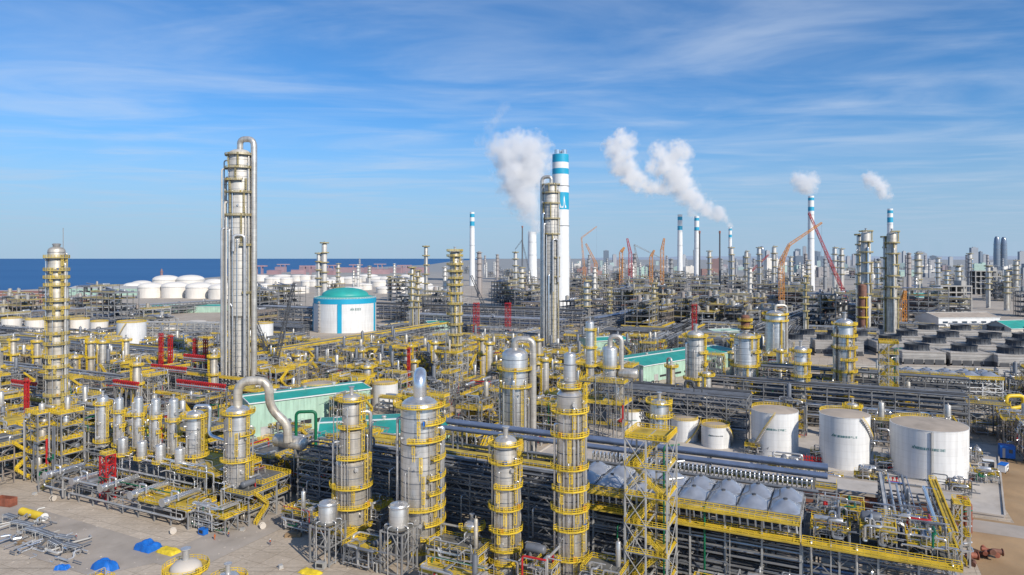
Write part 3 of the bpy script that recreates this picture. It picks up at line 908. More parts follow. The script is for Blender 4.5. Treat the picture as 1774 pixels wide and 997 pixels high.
def hall(label, x, y, rz, L, W, h, ridge=1.8, wall='mint_wall', roof='teal_roof', name='building', door=True, wins=0, base=True, cat='building', trim='white_trim', louver=False, group=None, foot=True):
    t = thing(name, label, cat, (x, y, 0), rz, group)
    if foot:
        c, s = math.cos(rz), math.sin(rz); k = max(1, round(L / max(W, 10))) + 1
        for i in range(k):
            u = L * (i + .5) / k
            FOOT.append((x + u * c - W / 2 * s, y + u * s + W / 2 * c, W * .62 + 2))
    m = MB()
    n = len(m.v)
    m.v += [(0, 0, 0), (L, 0, 0), (L, W, 0), (0, W, 0), (0, 0, h), (L, 0, h), (L, W, h), (0, W, h), (0, W / 2, h + ridge), (L, W / 2, h + ridge)]
    for f in ([0, 1, 5, 4], [1, 2, 6, 9, 5], [2, 3, 7, 6], [3, 0, 4, 8, 7]): m.face(f)
    m.build('wall', wall, t)
    e = .5; sl = ridge / (W / 2)
    m = MB()
    for yy, sgn in ((-e, 1), (W + e, -1)):
        n = len(m.v)
        z0_ = h - e * sl + .06
        m.v += [(-e, yy, z0_), (L + e, yy, z0_), (L + e, W / 2, h + ridge + .06), (-e, W / 2, h + ridge + .06), (-e, yy, z0_ + .2), (L + e, yy, z0_ + .2), (L + e, W / 2, h + ridge + .26), (-e, W / 2, h + ridge + .26)]
        m.face([n + 4, n + 5, n + 6, n + 7]); m.face([n + 3, n + 2, n + 1, n]); m.face([n, n + 1, n + 5, n + 4]); m.face([n, n + 4, n + 7, n + 3]); m.face([n + 1, n + 2, n + 6, n + 5])
    r = m.build('roof', roof, t)
    if trim:
        q = MB()
        q.beam((-e, W / 2, h + ridge + .42), (L + e, W / 2, h + ridge + .42), 1.5, .3)
        q.build('ridge_cap', trim, r)
        q = MB()
        for yy in (-e - .1, W + e + .1): q.beam((-e, yy, h - e * sl), (L + e, yy, h - e * sl), .3, .5)
        for xx in (-e, L + e):
            q.beam((xx, -e, h - e * sl + .25), (xx, W / 2, h + ridge + .3), .35, .5); q.beam((xx, W / 2, h + ridge + .3), (xx, W + e, h - e * sl + .25), .35, .5)
        q.build('eaves_trim', trim, r)
    if wall == 'mint_wall':
        q = MB()
        for i in range(int(L / 1.5)): q.box((.7 + i * 1.5, -.03, h / 2 - .1), (.14, .08, h - .5))
        q.build('cladding_rib', wall, t)
        for k in range(3): MB().lathe([(.8, 0), (.8, 1.2), (1.1, 1.25), (.9, 1.7), (.05, 1.9)], 12, (L * (.25 + .25 * k), W * .5, h + ridge + .3), capt=False).build('roof_vent', 'steel_light', t)
    for i in range(wins):
        u = L * (i + .7) / (wins + .4)
        o = MB().box((u, -.03, h * .62), (L / wins * .55, .12, h * .2)).build('window', 'white_trim', t)
        MB().box((u, -.06, h * .62), (L / wins * .5, .12, h * .16)).build('pane', 'glass_dark', o)
    if louver:
        for i in range(6):
            u = L * (.2 + .12 * i)
            MB().box((u, -.05, h * .25), (L * .09, .1, h * .12)).build('louver_vent', 'dark_void', t)
    if door:
        MB().box((L * .12, -.05, 2.2), (4.2, .1, 4.4)).build('door', 'steel_light', t)
    return t

def cooling_cell(label, x, y, rz, s, h, fr, group):
    t = thing('cooling_tower', label, 'cooling tower', (x, y, 0), rz, group, s * .6)
    def case():
        m = MB(); m.box((0, 0, h / 2 + 1.5), (s, s, h - 3))
        for i in range(5):
            for q in (-1, 1): m.box((q * (s / 2 + .12), 0, 4 + i * (h - 5) / 5), (.3, s - .6, .35)); m.box((0, q * (s / 2 + .12), 4 + i * (h - 5) / 5), (s - .6, .3, .35))
        return m
    put('casing', shared(('cc', s, h), case, 'casing', 'tower_grey'), t)
    put('deck', shared(('cd', s, h), lambda: MB().box((0, 0, h + .15), (s + .6, s + .6, .3)), 'deck', 'concrete_pale'), t)
    def inlet():
        m = MB()
        for q in (-1, 1):
            for k in range(4):
                m.box((q * (s / 2 + .05), -s * .36 + k * s * .24, 3.6), (.5, s * .21, 3.6)); m.box((-s * .36 + k * s * .24, q * (s / 2 + .05), 3.6), (s * .21, .5, 3.6))
        return m
    put('inlet_louver', shared(('ci', s), inlet, 'inlet_louver', 'steel_dark'), t)
    put('basin', shared(('cb', s, h), lambda: MB().box((0, 0, .8), (s + 1, s + 1, 1.6)), 'basin', 'concrete'), t)
    put('fan_stack', shared(('fs', fr), lambda: MB().lathe([(fr * 1.02, 0), (fr * .96, 1.2), (fr * .93, 2.6), (fr * 1.0, 4.6), (fr * .96, 4.6), (fr * .89, 2.6), (fr * .92, .4)], 32, capb=False, capt=False), 'fan_stack', 'fan_black'), t, (0, 0, h + .3))
    def ribs():
        m = MB()
        for i in range(18):
            a = 2 * PI * i / 18
            m.beam((fr * 1.03 * math.cos(a), fr * 1.03 * math.sin(a), .1), (fr * .96 * math.cos(a), fr * .96 * math.sin(a), 2.6), .16); m.beam((fr * .96 * math.cos(a), fr * .96 * math.sin(a), 2.6), (fr * 1.02 * math.cos(a), fr * 1.02 * math.sin(a), 4.6), .16)
        return m
    put('rib', shared(('rb', fr), ribs, 'rib', 'steel_dark'), t, (0, 0, h + .3))
    def blade():
        m = MB()
        for i in range(6):
            a = PI * i / 3
            m.beam((.6 * math.cos(a), .6 * math.sin(a), 0), (fr * .84 * math.cos(a), fr * .84 * math.sin(a), .15), .9, .12)
        m.cyl((0, 0, -.4), (0, 0, .5), .9, 12)
        return m
    put('fan', shared(('bl', fr), blade, 'fan', 'steel_light'), t, (0, 0, h + 3))
    put('railing', shared(('cr', s), lambda: MB().rail([(-s / 2, -s / 2, 0), (s / 2, -s / 2, 0), (s / 2, s / 2, 0), (-s / 2, s / 2, 0), (-s / 2, -s / 2, 0)], .1, 1.1, .15, 2.5), 'railing', 'steel_light'), t, (0, 0, h + .3))
    return t

def person(label, x, y, rz, cloth, hat):
    t = thing('person', label, 'person', (x, y, 0), rz)
    J = [(0, 0, .95), (0, 0, 1.2), (0, .01, 1.42), (0, .01, 1.52), (0, .03, 1.66), (.2, 0, 1.42), (.27, .03, 1.15), (.26, .16, .93), (-.2, 0, 1.42), (-.26, -.02, 1.15), (-.24, .08, .9), (.1, 0, .92), (.12, .06, .5), (.12, .0, .08), (.12, .14, .04), (-.1, 0, .92), (-.13, -.05, .5), (-.13, -.14, .08), (-.13, .0, .04)]
    E = [(0, 1), (1, 2), (2, 3), (3, 4), (2, 5), (5, 6), (6, 7), (2, 8), (8, 9), (9, 10), (0, 11), (11, 12), (12, 13), (13, 14), (0, 15), (15, 16), (16, 17), (17, 18)]
    RR = [.14, .15, .13, .06, .105, .075, .055, .045, .075, .055, .045, .105, .075, .05, .045, .105, .075, .05, .045]
    me = bpy.data.meshes.new('body'); me.from_pydata(J, E, []); me.update()
    o = bpy.data.objects.new('body', me); col.objects.link(o); o.parent = t
    md = o.modifiers.new('Skin', 'SKIN'); sd = o.modifiers.new('Sub', 'SUBSURF'); sd.levels = sd.render_levels = 1
    for i, r in enumerate(RR):
        me.skin_vertices[0].data[i].radius = (r, r * .85)
    me.skin_vertices[0].data[0].use_root = True
    me.materials.append(MATS[cloth])
    MB().head((0, .03, 1.68), .135, .13, 12).lathe([(.17, 1.66), (.135, 1.69)], 12, (0, .03, 0), capb=False, capt=False).build('helmet', hat, t)
    MB().lathe([(.16, .98), (.175, 1.1), (.185, 1.3), (.17, 1.42)], 12, capb=False, capt=False).build('vest', 'cloth_orange', t)
    m = MB()
    m.drum((0, .115, 1.6), (0, .115, 1.63), .06, 8); m.build('face', 'skin', t)
    return t
# ================================================================== THE SETTING
def poly(name, pts, z, m):
    mb = MB(); mb.v = [(x, y, z) for x, y in pts]; mb.face(list(range(len(pts))))
    return struct(name, mb, m)

coast = [(-6000, 1350), (-1250, 1640), (-1200, 2150), (-1290, 3150), (-1350, 4700), (-1050, 8600), (-1900, 23000), (-3000, 150000), (160000, 150000), (160000, -400), (-6000, -400)]
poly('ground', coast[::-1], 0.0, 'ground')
poly('sea', [(-200000, -2000), (200000, -2000), (200000, 170000), (-200000, 170000)], -3.0, 'sea')

def abpoly(name, pts, z, m):
    return poly(name, [ab(*p) for p in pts], z, m)
abpoly('earth_ground', [(31, 120), (330, 120), (400, 330), (46, 330), (46, 252), (31, 252)], 0.02, 'dirt')
abpoly('service_road', [(33, 239), (320, 239), (320, 250), (33, 250)], 0.05, 'asphalt')
abpoly('yard_road', [(-330, 108), (-170, 108), (-158, 128), (-330, 132)], 0.03, 'asphalt')
abpoly('yard_road', [(-166, 120), (-150, 120), (-150, 162), (-166, 162)], 0.04, 'asphalt')
abpoly('mid_road', [(-420, 210), (-60, 210), (-60, 222), (-420, 222)], 0.03, 'asphalt')
# tank pad: a real slab with a kerb
pad = MB()
pp = [(-112, 254), (44, 254), (58, 350), (-112, 350)]
n0 = len(pad.v)
for z in (0.0, 0.9):
    pad.v += [(*ab(a, b), z) for a, b in pp]
pad.face([4, 5, 6, 7])
for i in range(4): pad.face([i, (i + 1) % 4, 4 + (i + 1) % 4, 4 + i])
for (a0, b0), (a1, b1) in zip(pp, pp[1:] + pp[:1]):
    p, q = ab(a0, b0), ab(a1, b1)
    pad.beam((*p, 1.1), (*q, 1.1), .5, .5)
struct('tank_pavement', pad, 'concrete_pale')

# ================================================================== FRONT ROW OF COLUMNS
def rb(px, b):
    k = (px - CX) / F
    Y = b / (k * -SU + CU)
    return wx(px, Y), Y

x, y = rb(609, 155)
column('distillation_column', 'stepped silver column with a slim upper half beside the green gooseneck pipe', x, y, [(22, 4.45), (31, 3.4), (40, 2.65)],
       [(4.2, rad(-150), rad(60)), (10, rad(-120), rad(80)), (15.5, rad(-190), rad(40)), (23.5, rad(-130), rad(150)), (32, rad(-180), rad(100)), (39.6, 0, 2 * PI)],
       pipes=[(rad(20), .55, 36, 1), (rad(-160), .3, 28, 2), (rad(60), .4, 39, 1), (rad(-15), .22, 30, 4)], busy=True, seed=1, pw=1.7, clad='cladding_warm')
x, y = rb(727, 155)
t = column('distillation_column', 'fattest silver column in the front row with a fat bent silver top pipe', x, y, [(40, 5.15)],
       [(2.5, rad(-100), rad(60)), (6, rad(-80), rad(100)), (9.5, rad(-70), rad(20)), (13.5, rad(-120), rad(60)), (17.5, rad(-60), rad(60)), (26.5, rad(-50), rad(70)), (36, rad(-70), rad(40)), (21.5, rad(-60), rad(120)), (31.5, rad(-110), rad(90)), (40.4, 0, 2 * PI)],
       top=('path', 1.75, [(0, 0, 41), (0, 0, 48.2), (-.7, 6.9, 48.2), (-.7, 6.9, 20)], 3.3, 'bright_metal'),
       pipes=[(rad(10), .7, 34, 1), (rad(-5), .35, 30, 2), (rad(35), .5, 24, 1), (rad(-172), .4, 37, 2)], busy=True, seed=2, pw=1.9, n=36)
x, y = rb(876, 155)
column('distillation_column', 'slim silver column with a small domed top and many yellow rings', x, y, [(33.5, 2.95)],
       [(3.5, rad(-180), rad(60)), (6.8, rad(-150), rad(70)), (11.5, rad(-160), rad(60)), (17, rad(-200), rad(60)), (22.5, rad(-130), rad(60)), (28.5, rad(-190), rad(80)), (33, 0, 2 * PI)],
       pipes=[(rad(5), .35, 29, 1), (rad(-25), .2, 24, 2), (rad(160), .3, 31, 2)], busy=True, seed=3, pw=1.5, clad='cladding_warm')
x, y = rb(987, 155)
column('distillation_column', 'tall silver column with a slender neck standing above its top platform', x, y, [(47.2, 3.1), (56.5, 1.45)],
       [(2, rad(-180), rad(20)), (8, rad(-190), rad(70)), (15, rad(-150), rad(80)), (19.5, rad(-190), rad(40)), (24.5, rad(-160), rad(90)), (29.5, rad(-200), rad(50)), (37.3, rad(-190), rad(20)), (43, rad(-170), rad(100)), (48.6, 0, 2 * PI)],
       pipes=[(rad(-172), .28, 40, 1), (rad(2), .4, 45, 1), (rad(-62), .2, 44, 20), (rad(-118), .16, 44, 4)], busy=True, seed=4, pw=1.6)

# lattice stair tower in front of the air coolers
def stair_tower(label, x, y, rz, s, H, step, seed, rw=.1):
    R = random.Random(seed)
    t = thing('stair_tower', label, 'stair tower', (x, y, 0), rz, None, s)
    f = MB()
    n = int(H / step)
    for i in (0, .5, 1):
        for j in (0, 1): f.box((s * i, s * j, H / 2), (.38, .38, H))
    for k in range(1, n + 1):
        z = k * H / n
        for j in (0, 1): f.beam((0, s * j, z), (s, s * j, z), .26, .34)
        for i in (0, .5, 1): f.beam((s * i, 0, z), (s * i, s, z), .26, .34)
    f.build('steel_frame', 'steel_light', t)
    q = MB()
    for k in range(n):
        z0_, z1_ = k * H / n, (k + 1) * H / n
        for yy in (-.22, s + .22):
            q.beam((0, yy, z0_), (s / 2, yy, z1_), .16); q.beam((s / 2, yy, z0_), (0, yy, z1_), .16)
        for xx in (-.22, s + .22):
            q.beam((xx, 0, z0_), (xx, s, z1_), .16); q.beam((xx, s, z0_), (xx, 0, z1_), .16)
    q.build('brace_frame', 'steel_light', t)
    for k in range(n):
        z0_, z1_ = k * H / n, (k + 1) * H / n
        st, rl = MB(), MB()
        xa, xb = (s * .15, s * .85) if k % 2 else (s * .85, s * .15)
        yy = .7
        for e in (0, 1): st.beam((xa, yy + e, z0_ + .1), (xb, yy + e, z1_), .1, .3); rl.rail([(xa, yy + e, z0_ + .1), (xb, yy + e, z1_)], rw, 1.1, .12, 1.2)
        for i in range(11): st.box((xa + (xb - xa) * (i + .5) / 11, yy + .5, z0_ + (z1_ - z0_) * (i + .5) / 11), (.28, 1, .05))
        o = st.build('stair', 'yellow_deck', t); rl.build('railing', 'yellow', o)
        d = MB().box((s * (.85 if k % 2 else .15), s / 2, z1_ + .05), (s * .32, s + .4, .1))
        if k % 2 or k == n - 1: d.box((s / 2, s * .78, z1_ + .05), (s * .36, s * .4, .1))
        p = d.build('deck', 'yellow_deck', t)
        xc = s * (.85 if k % 2 else .15); w = s * .16
        MB().rail([(xc - w, -.2, z1_ + .1), (xc + w, -.2, z1_ + .1), (xc + w, s + .2, z1_ + .1), (xc - w, s + .2, z1_ + .1)], rw, 1.1, .2, 1.5).build('railing', 'yellow', p)
        if s > 5:
            q = MB()
            q.rail([(0, -.2, z1_ + .1), (s, -.2, z1_ + .1), (s, s + .2, z1_ + .1), (0, s + .2, z1_ + .1), (0, -.2, z1_ + .1)], rw, 1.1, .2, 1.5)
            q.build('railing', 'yellow', p)
    MB().box((s / 2, s / 2, H + .06), (s + .5, s + .5, .12)).build('deck', 'yellow_deck', t)
    MB().rail([(0, 0, H + .12), (s, 0, H + .12), (s, s, H + .12), (0, s, H + .12), (0, 0, H + .12)], rw, 1.2, .3, 1.5).build('railing', 'yellow', KIDS[t.name][-1])
    for i in range(3):
        u = s * R.uniform(.4, .95); v = s * R.uniform(.4, .9)
        MB().tube(bend([(u, v, .2), (u, v, H - 3 - 4 * i), (u + 3, v + 3, H - 3 - 4 * i)], .8), .2 + .06 * i, 8).build('pipe', 'pipe_metal' if i else 'pipe_green', t)
    return t
x, y = rb(1083, 152)
stair_tower('tall open steel stair tower full of yellow stairs in front of the fan deck', x, y, TH, 9.6, 39, 5.6, 5)
x, y = wx(1523, 322), 322
stair_tower('slim lattice stair tower with yellow stairs beyond the big white tanks', x, y, TH, 8.0, 40, 5, 6, .13)

# drums on lattice legs
def leg_drum(label, x, y, z0, z1, r, s, rz):
    t = thing('vertical_drum', label, 'drum', (x, y, 0), rz, None, s)
    MB().lathe([(r * .8, z0 - .5), (r, z0), (r, z1), (r * .9, z1 + r * .2), (r * .5, z1 + r * .36), (.02, z1 + r * .42)], 24, capt=False).build('shell', 'cladding', t)
    MB().lathe([(r + .02, z1 - .3), (r + .2, z1 - .2), (r + .2, z1), (r + .02, z1 + .1)], 24, capb=False, capt=False).build('rim', 'bright_metal', t)
    for i in (-1, 1):
        for j in (-1, 1):
            MB().box((i * s / 2, j * s / 2, z0 / 2), (.4, .4, z0)).build('leg', 'steel', t)
    q = MB()
    for z in (z0 - .3, z0 / 2, .6):
        for k in (-1, 1): q.beam((-s / 2, k * s / 2, z), (s / 2, k * s / 2, z), .25, .35); q.beam((k * s / 2, -s / 2, z), (k * s / 2, s / 2, z), .25, .35)
    q.beam((-s / 2, 0, z0 - .5), (s / 2, 0, z0 - .5), .3); q.beam((0, -s / 2, z0 - .5), (0, s / 2, z0 - .5), .3)
    for k in (-1, 1):
        q.beam((-s / 2, k * s / 2, z0 / 2), (0, k * s / 2, z0 - .3), .2); q.beam((s / 2, k * s / 2, z0 / 2), (0, k * s / 2, z0 - .3), .2)
        q.beam((-s / 2, k * s / 2, .3), (s / 2, k * s / 2, z0 / 2), .2)
        q.beam((k * s / 2, -s / 2, z0 / 2), (k * s / 2, 0, z0 - .3), .2); q.beam((k * s / 2, s / 2, z0 / 2), (k * s / 2, 0, z0 - .3), .2); q.beam((k * s / 2, -s / 2, .3), (k * s / 2, s / 2, z0 / 2), .2)
    q.build('brace_frame', 'steel', t)
    d = MB().lathe([(r + .1, z0 + .5), (r + 1.3, z0 + .5), (r + 1.3, z0 + .62), (r + .1, z0 + .62)], 20).build('platform', 'grating', t)
    for k in range(5):
        a = rad(-150 + 45 * k)
        MB().tube(bend([(r * math.cos(a), r * math.sin(a), z0 + 1), ((r + 1.1) * math.cos(a), (r + 1.1) * math.sin(a), z0 + 1), ((r + 1.1) * math.cos(a), (r + 1.1) * math.sin(a), .2)], .5), .16, 8).build('pipe', 'pipe_metal', t)
    return t
leg_drum('short fat silver drum on splayed grey legs near the orange loader', wx(568, 181), 181, 10, 15, 2.45, 6.4, TH)
leg_drum('short fat silver drum on tall grey legs before the fattest column', wx(691, 175), 175, 11, 16.6, 2.5, 6.6, TH)
column('process_vessel', 'small silver vessel with a yellow collar platform between two front columns', wx(818, 178), 178, [(10.5, 2.2)], [(4.2, 0, 2 * PI), (9.8, rad(-170), rad(30))], pipes=[(rad(-20), .2, 8, .5)], seed=9, pw=1.3, n=20, cat='vessel')

# ================================================================== LONG FRONT RACK
DK = ('pipe_grey', 'pipe_grey', 'pipe_metal', 'pipe_grey', 'steel_dark')
x, y = ab(-157, 166)
rack('long grey truss rack full of pipes behind the two stepped front columns', x, y, TH, 90, 19, [5, 9, 13, 17, 20], 9, 9, DK, walk=[(20.1, 13, 19, True)], seed=1, drops=8, truss=True, tray=True)
x, y = ab(-66, 166)
rack('dark multi level pipe rack beneath the grey fan hoods', x, y, TH, 57, 19, [4.5, 8.5, 12.5, 16.6, 20.6], 8.2, 10, DK, walk=[(16.7, -2.2, 0.2, True), (20.75, -2.2, 0.2, True)], seed=2, drops=10, rw=.11, bent='steel_light')
x, y = ab(-8.6, 166)
rack('open ended grey pipe rack with a yellow gallery at the brown field', x, y, TH, 30, 19, [4.5, 8.5, 12.5, 16.6], 7.5, 9, ('pipe_metal', 'pipe_grey', 'bright_metal', 'pipe_blue', 'pipe_metal'), walk=[(16.7, -2.2, 0.2, True)], seed=3, drops=7, truss=True, rw=.11, bent='steel_light', fill=.6, skip=(3,))
for i, (a_, b_, L_, W_, lv, m_) in enumerate(((-7, 168, 8, 7, [2.6], 'steel_light'), (3, 168.5, 7, 6, [2.2, 4], 'steel_light'), (12, 168, 9, 7, [2.4], 'steel'), (-6, 177, 10, 7, [2.4, 4.6], 'steel_light'), (7, 176.5, 12, 7, [2.6], 'steel_light'))):
    x, y = ab(a_, b_)
    o = unit('pipework skid on the open rack end', x, y, TH, L_, W_, lv, 4, seed=770 + i, rw=.09, pipes=12, cw=.24, steel=m_, deckp=.5, foot=False, gear='drums', group='pipework skids on the open rack end', stair=False, name='pipework_skid', cat='pipework skid')
    o.location.z = 16.75
x, y = ab(-8.6, 166)
t = thing('rack_deck', 'grating deck over the open end of the front rack', 'deck', (x, y, 16.62), TH)
MB().box((15, 9.5, .05), (30, 19, .1)).build('deck', 'grating', t)
for i in range(3): MB().tube(bend([(3 + 2 * i, 16, .6), (14 + i, 16, .6), (14 + i, 16, 3 - .5 * i), (19 + i, 10, 3 - .5 * i)], 1.2), .32, 10).build('pipe', 'tarp_blue', t)
x, y = ab(22, 188)
rack('grey cross rack running from the front rack to the brick wall', x, y, TH + PI / 2, 44, 13, [5, 10, 15.5], 7.3, 8, ('bright_metal', 'pipe_metal', 'pipe_grey', 'pipe_blue'), walk=[(15.6, -1.6, .1, True)], seed=4, drops=2, truss=True)
for i in range(8):
    x, y = ab(-64.8 + 6.98 * i, 166.6)
    air_cooler('aca', (x, y, 20.95), TH, 6.9, 17.4, 'grey fan hood bay', 'fan hood bays on the front rack')
# silver risers and the two large blue pipes behind the hoods
x, y = ab(-86, 187.5)
t = thing('header_pipe', 'silver header with a long row of hooked risers behind the fan hoods', 'pipe', (x, y, 0), TH)
MB().tube([(0, 0, 21.5), (80, 0, 21.5)], .45, 10).build('header', 'pipe_grey', t)
rm = MB().tube(bend([(0, 0, 21.6), (0, 0, 24.2), (0, 1.3, 24.2), (0, 1.3, 22.4)], .6), .21, 8).mesh('riser', 'bright_metal')
for i in range(52): put('riser', rm, t, (20 + 59 * (i + .5) / 52, 0, 0))
bx_ = MB().box((0, 0, 10.5), (.4, .4, 21)).mesh('post', 'steel')
for i in range(9): put('post', bx_, t, (i * 10, 0, 0))
for (b_, z, r, lab, mm) in ((196.5, 25.4, .95, 'upper of two large blue pipes passing above the fan hoods', 'pipe_blue'), (193.4, 24.0, .8, 'lower of two large blue pipes passing above the fan hoods', 'pipe_blue'), (199.5, 24.0, .6, 'thin silver pipe behind the two large blue pipes', 'pipe_metal')):
    x, y = ab(-120, b_)
    t = thing('overhead_pipe', lab, 'pipe', (x, y, 0), TH)
    MB().tube([(0, 0, z), (118, 0, z), ] if r > 1 else [(0, 0, z), (116, 0, z)], r, 16).build('pipe', mm, t)
    for i in range(12): MB().lathe([(r + .02, 0), (r + .07, .01), (r + .07, .3), (r + .02, .31)], 16, capb=False, capt=False)
    po = MB().box((0, 0, (z - r) / 2), (.45, .45, z - r)).box((0, 0, z - r - .1), (.6, 2.2, .3)).mesh('support_post', 'steel')
    for i in range(9): put('support_post', po, t, (4 + i * 13.6, 0, 0))
for i in range(16):
    a_ = -112 + 40 * (i % 8) + RND.uniform(-3, 3)
x, y = ab(-60, 187)
rack('pipe rack under the large blue overhead pipes', x, y, TH, 58, 14, [6, 11, 16, 20], 8.2, 8, DK, seed=12, walk=[(20.1, 9, 14, True)], drops=0)
x, y = ab(-152, 188)
rack('second pipe rack row behind the grey truss rack', x, y, TH, 90, 15, [6, 11, 16], 9, 8, DK, seed=13, walk=[(16.1, 10, 15, True)], drops=0)

R = random.Random(77)
for i, (a_, b_, L_, W_, lv) in enumerate(((-134, 146, 13, 5, [2.4, 4.6]), (-118, 141, 11, 6, [2.6, 5]), (-96, 147, 15, 7, [2.4, 4.8, 7]), (-92, 138, 20, 5, [2.5, 5]), (-70, 146, 9, 7, [2.6, 5.2, 8]), (-54, 146, 9, 8, [3, 6, 9]), (-38, 140, 18, 7, [2.5, 5]), (-30, 150, 26, 9, [3, 6, 9]), (-2, 150, 22, 9, [3, 6]), (-128, 157, 10, 6, [3, 6, 9]), (-150, 152, 12, 8, [2.6, 5]))):
    x, y = ab(a_, b_)
    unit('low pipework skid', x, y, TH, L_, W_, lv, 4.5, seed=700 + i, rw=.09, pipes=14, cw=.24, steel='steel_light', deckp=.35, group='low pipework skids at the feet of the front columns', stair=False, name='pipework_skid', cat='pipework skid')

# brick walled substation and the tank yard
x, y = ab(-12, 236)
t = thing('substation_building', 'low brick red building with a pale flat concrete roof beside the tanks', 'building', (x, y, 0), TH)
for u in (4, 14, 24, 34): FOOT.append((*ab(-12 + u, 243), 8))
MB().box((21.5, 6.5, 3.6), (43, 13, 7.2)).build('wall', 'brick_red', t)
rf = MB().box((21.5, 6.5, 7.45), (44.6, 14.6, .5)).build('roof', 'concrete_pale', t)
MB().box((21.5, -.65, 7.9), (44.6, .3, .4)).box((21.5, 13.65, 7.9), (44.6, .3, .4)).build('parapet', 'concrete', rf)
for i in range(5):
    o = MB().box((5 + 8 * i, -.04, 4.4), (2.4, .14, 1.8)).build('window', 'steel_light', t)
    MB().box((5 + 8 * i, -.1, 4.4), (2.1, .1, 1.5)).build('pane', 'glass_dark', o)
tank('largest foreground white tank with a pipe down its middle', wx(1609, 252), 252, 12.5, 18.9, stair=(-30, 60), rail=(60, 140), pipe=-118, dome=.05, seed=1)
tank('tall white tank with a pale stair curling down its near side', wx(1463, 263), 263, 8.9, 20.2, stair=(20, -78), rail=(50, 150), seed=2, dome=.1)
tank('tall white tank in the middle of the foreground tank row', wx(1342, 279), 279, 9.0, 18.2, stair=(185, 250), rail=(20, 170), seed=3, dome=.1)
tank('short white tank with a curling stair left of the tall pair', wx(1240, 289), 289, 5.9, 9.4, stair=(10, -60), rail='full', seed=4, dome=.12)
tank('plain grey tank half hidden behind the short white tank', wx(1276, 305), 305, 6.2, 10.5, wall='cladding', rail='full', seed=5, marks=False)
tank('short white tank with a round arched side stair', wx(1186, 299), 299, 5.8, 9.8, stair=(-100, -20), rail='full', seed=6, dome=.14, marks=False)
tank('low white tank beside the slim grey vessel', wx(1092, 315), 315, 6.4, 10.2, rail='full', seed=7, dome=.14)
tank('low white tank nearly hidden behind its neighbour', wx(1122, 330), 330, 5.8, 9.8, rail='full', seed=8, dome=.14, marks=False)
for (px, py, pw_, lab) in ((1478, 812, 3.4, 'pale concrete tank plinth'),):
    pass
# yard details right
def box_cabin(name, label, px, py, s, colr, cat, z=.9, rz=TH, roofc='white_trim', wheels=False):
    x, y = gd(px, py, z)
    t = thing(name, label, cat, (x, y, z), rz, None, max(s[0], s[1]) * .6)
    zb = .55 if wheels else 0
    MB().box((0, 0, zb + s[2] / 2), s).build('body', colr, t)
    MB().box((0, 0, zb + s[2] + .08), (s[0] + .2, s[1] + .2, .16)).build('roof', roofc, t)
    MB().box((s[0] * .2, -s[1] / 2 - .03, zb + s[2] * .6), (s[0] * .25, .08, s[2] * .3)).build('window', 'glass_dark', t)
    MB().box((-s[0] * .25, -s[1] / 2 - .03, zb + s[2] * .42), (.9, .08, s[2] * .8)).build('door', 'steel_light', t)
    if wheels:
        for i in (-1, 1):
            for j in (-1, 1):
                MB().cyl((i * s[0] * .33, j * s[1] * .46 - .15, .5), (i * s[0] * .33, j * s[1] * .46 + .15, .5), .5, 14).build('wheel', 'rubber', t)
    return t
box_cabin('site_cabin', 'bright blue box cabin at the far edge of the tank yard', 1744, 792, (5, 4, 4.6), 'tarp_blue', 'cabin', roofc='tarp_blue')
box_cabin('utility_truck', 'small white and blue truck parked by the yard kerb', 1738, 818, (5.4, 2.3, 2.4), 'white_plain', 'truck', wheels=True, rz=TH + 1.2, roofc='tarp_blue')
box_cabin('equipment_skid', 'dark grey equipment box on the tank yard pavement', 1712, 812, (3.4, 2.6, 3), 'steel_dark', 'equipment box')
box_cabin('equipment_skid', 'blue equipment box at the foot of the largest white tank', 1553, 846, (3.4, 2.2, 1.6), 'tarp_blue', 'equipment box', roofc='tarp_blue')
def red_manifold(label, px, py, n, L, z=.9):
    x, y = gd(px, py, z)
    t = thing('valve_manifold', label, 'valve manifold', (x, y, z), TH)
    MB().tube([(0, 0, .9), (L, 0, .9)], .22, 8).build('header', 'red_paint', t)
    v = MB().cyl((0, 0, 0), (0, 0, 2.2), .16, 8).cyl((0, -.3, 2.2), (0, .3, 2.2), .4, 10).cyl((0, 0, 2.2), (0, 0, 2.9), .1, 6).mesh('valve', 'red_paint')
    for i in range(n): put('valve', v, t, (L * (i + .5) / n, 0, 0))
    return t
red_manifold('red valve manifold standing between the two tallest white tanks', 1385, 800, 8, 8)
red_manifold('red valve manifold beside the largest white tank', 1523, 836, 5, 6)
red_manifold('pair of red hydrants on the flat roof of the brick building', 1524, 867, 2, 1.6, 7.75)
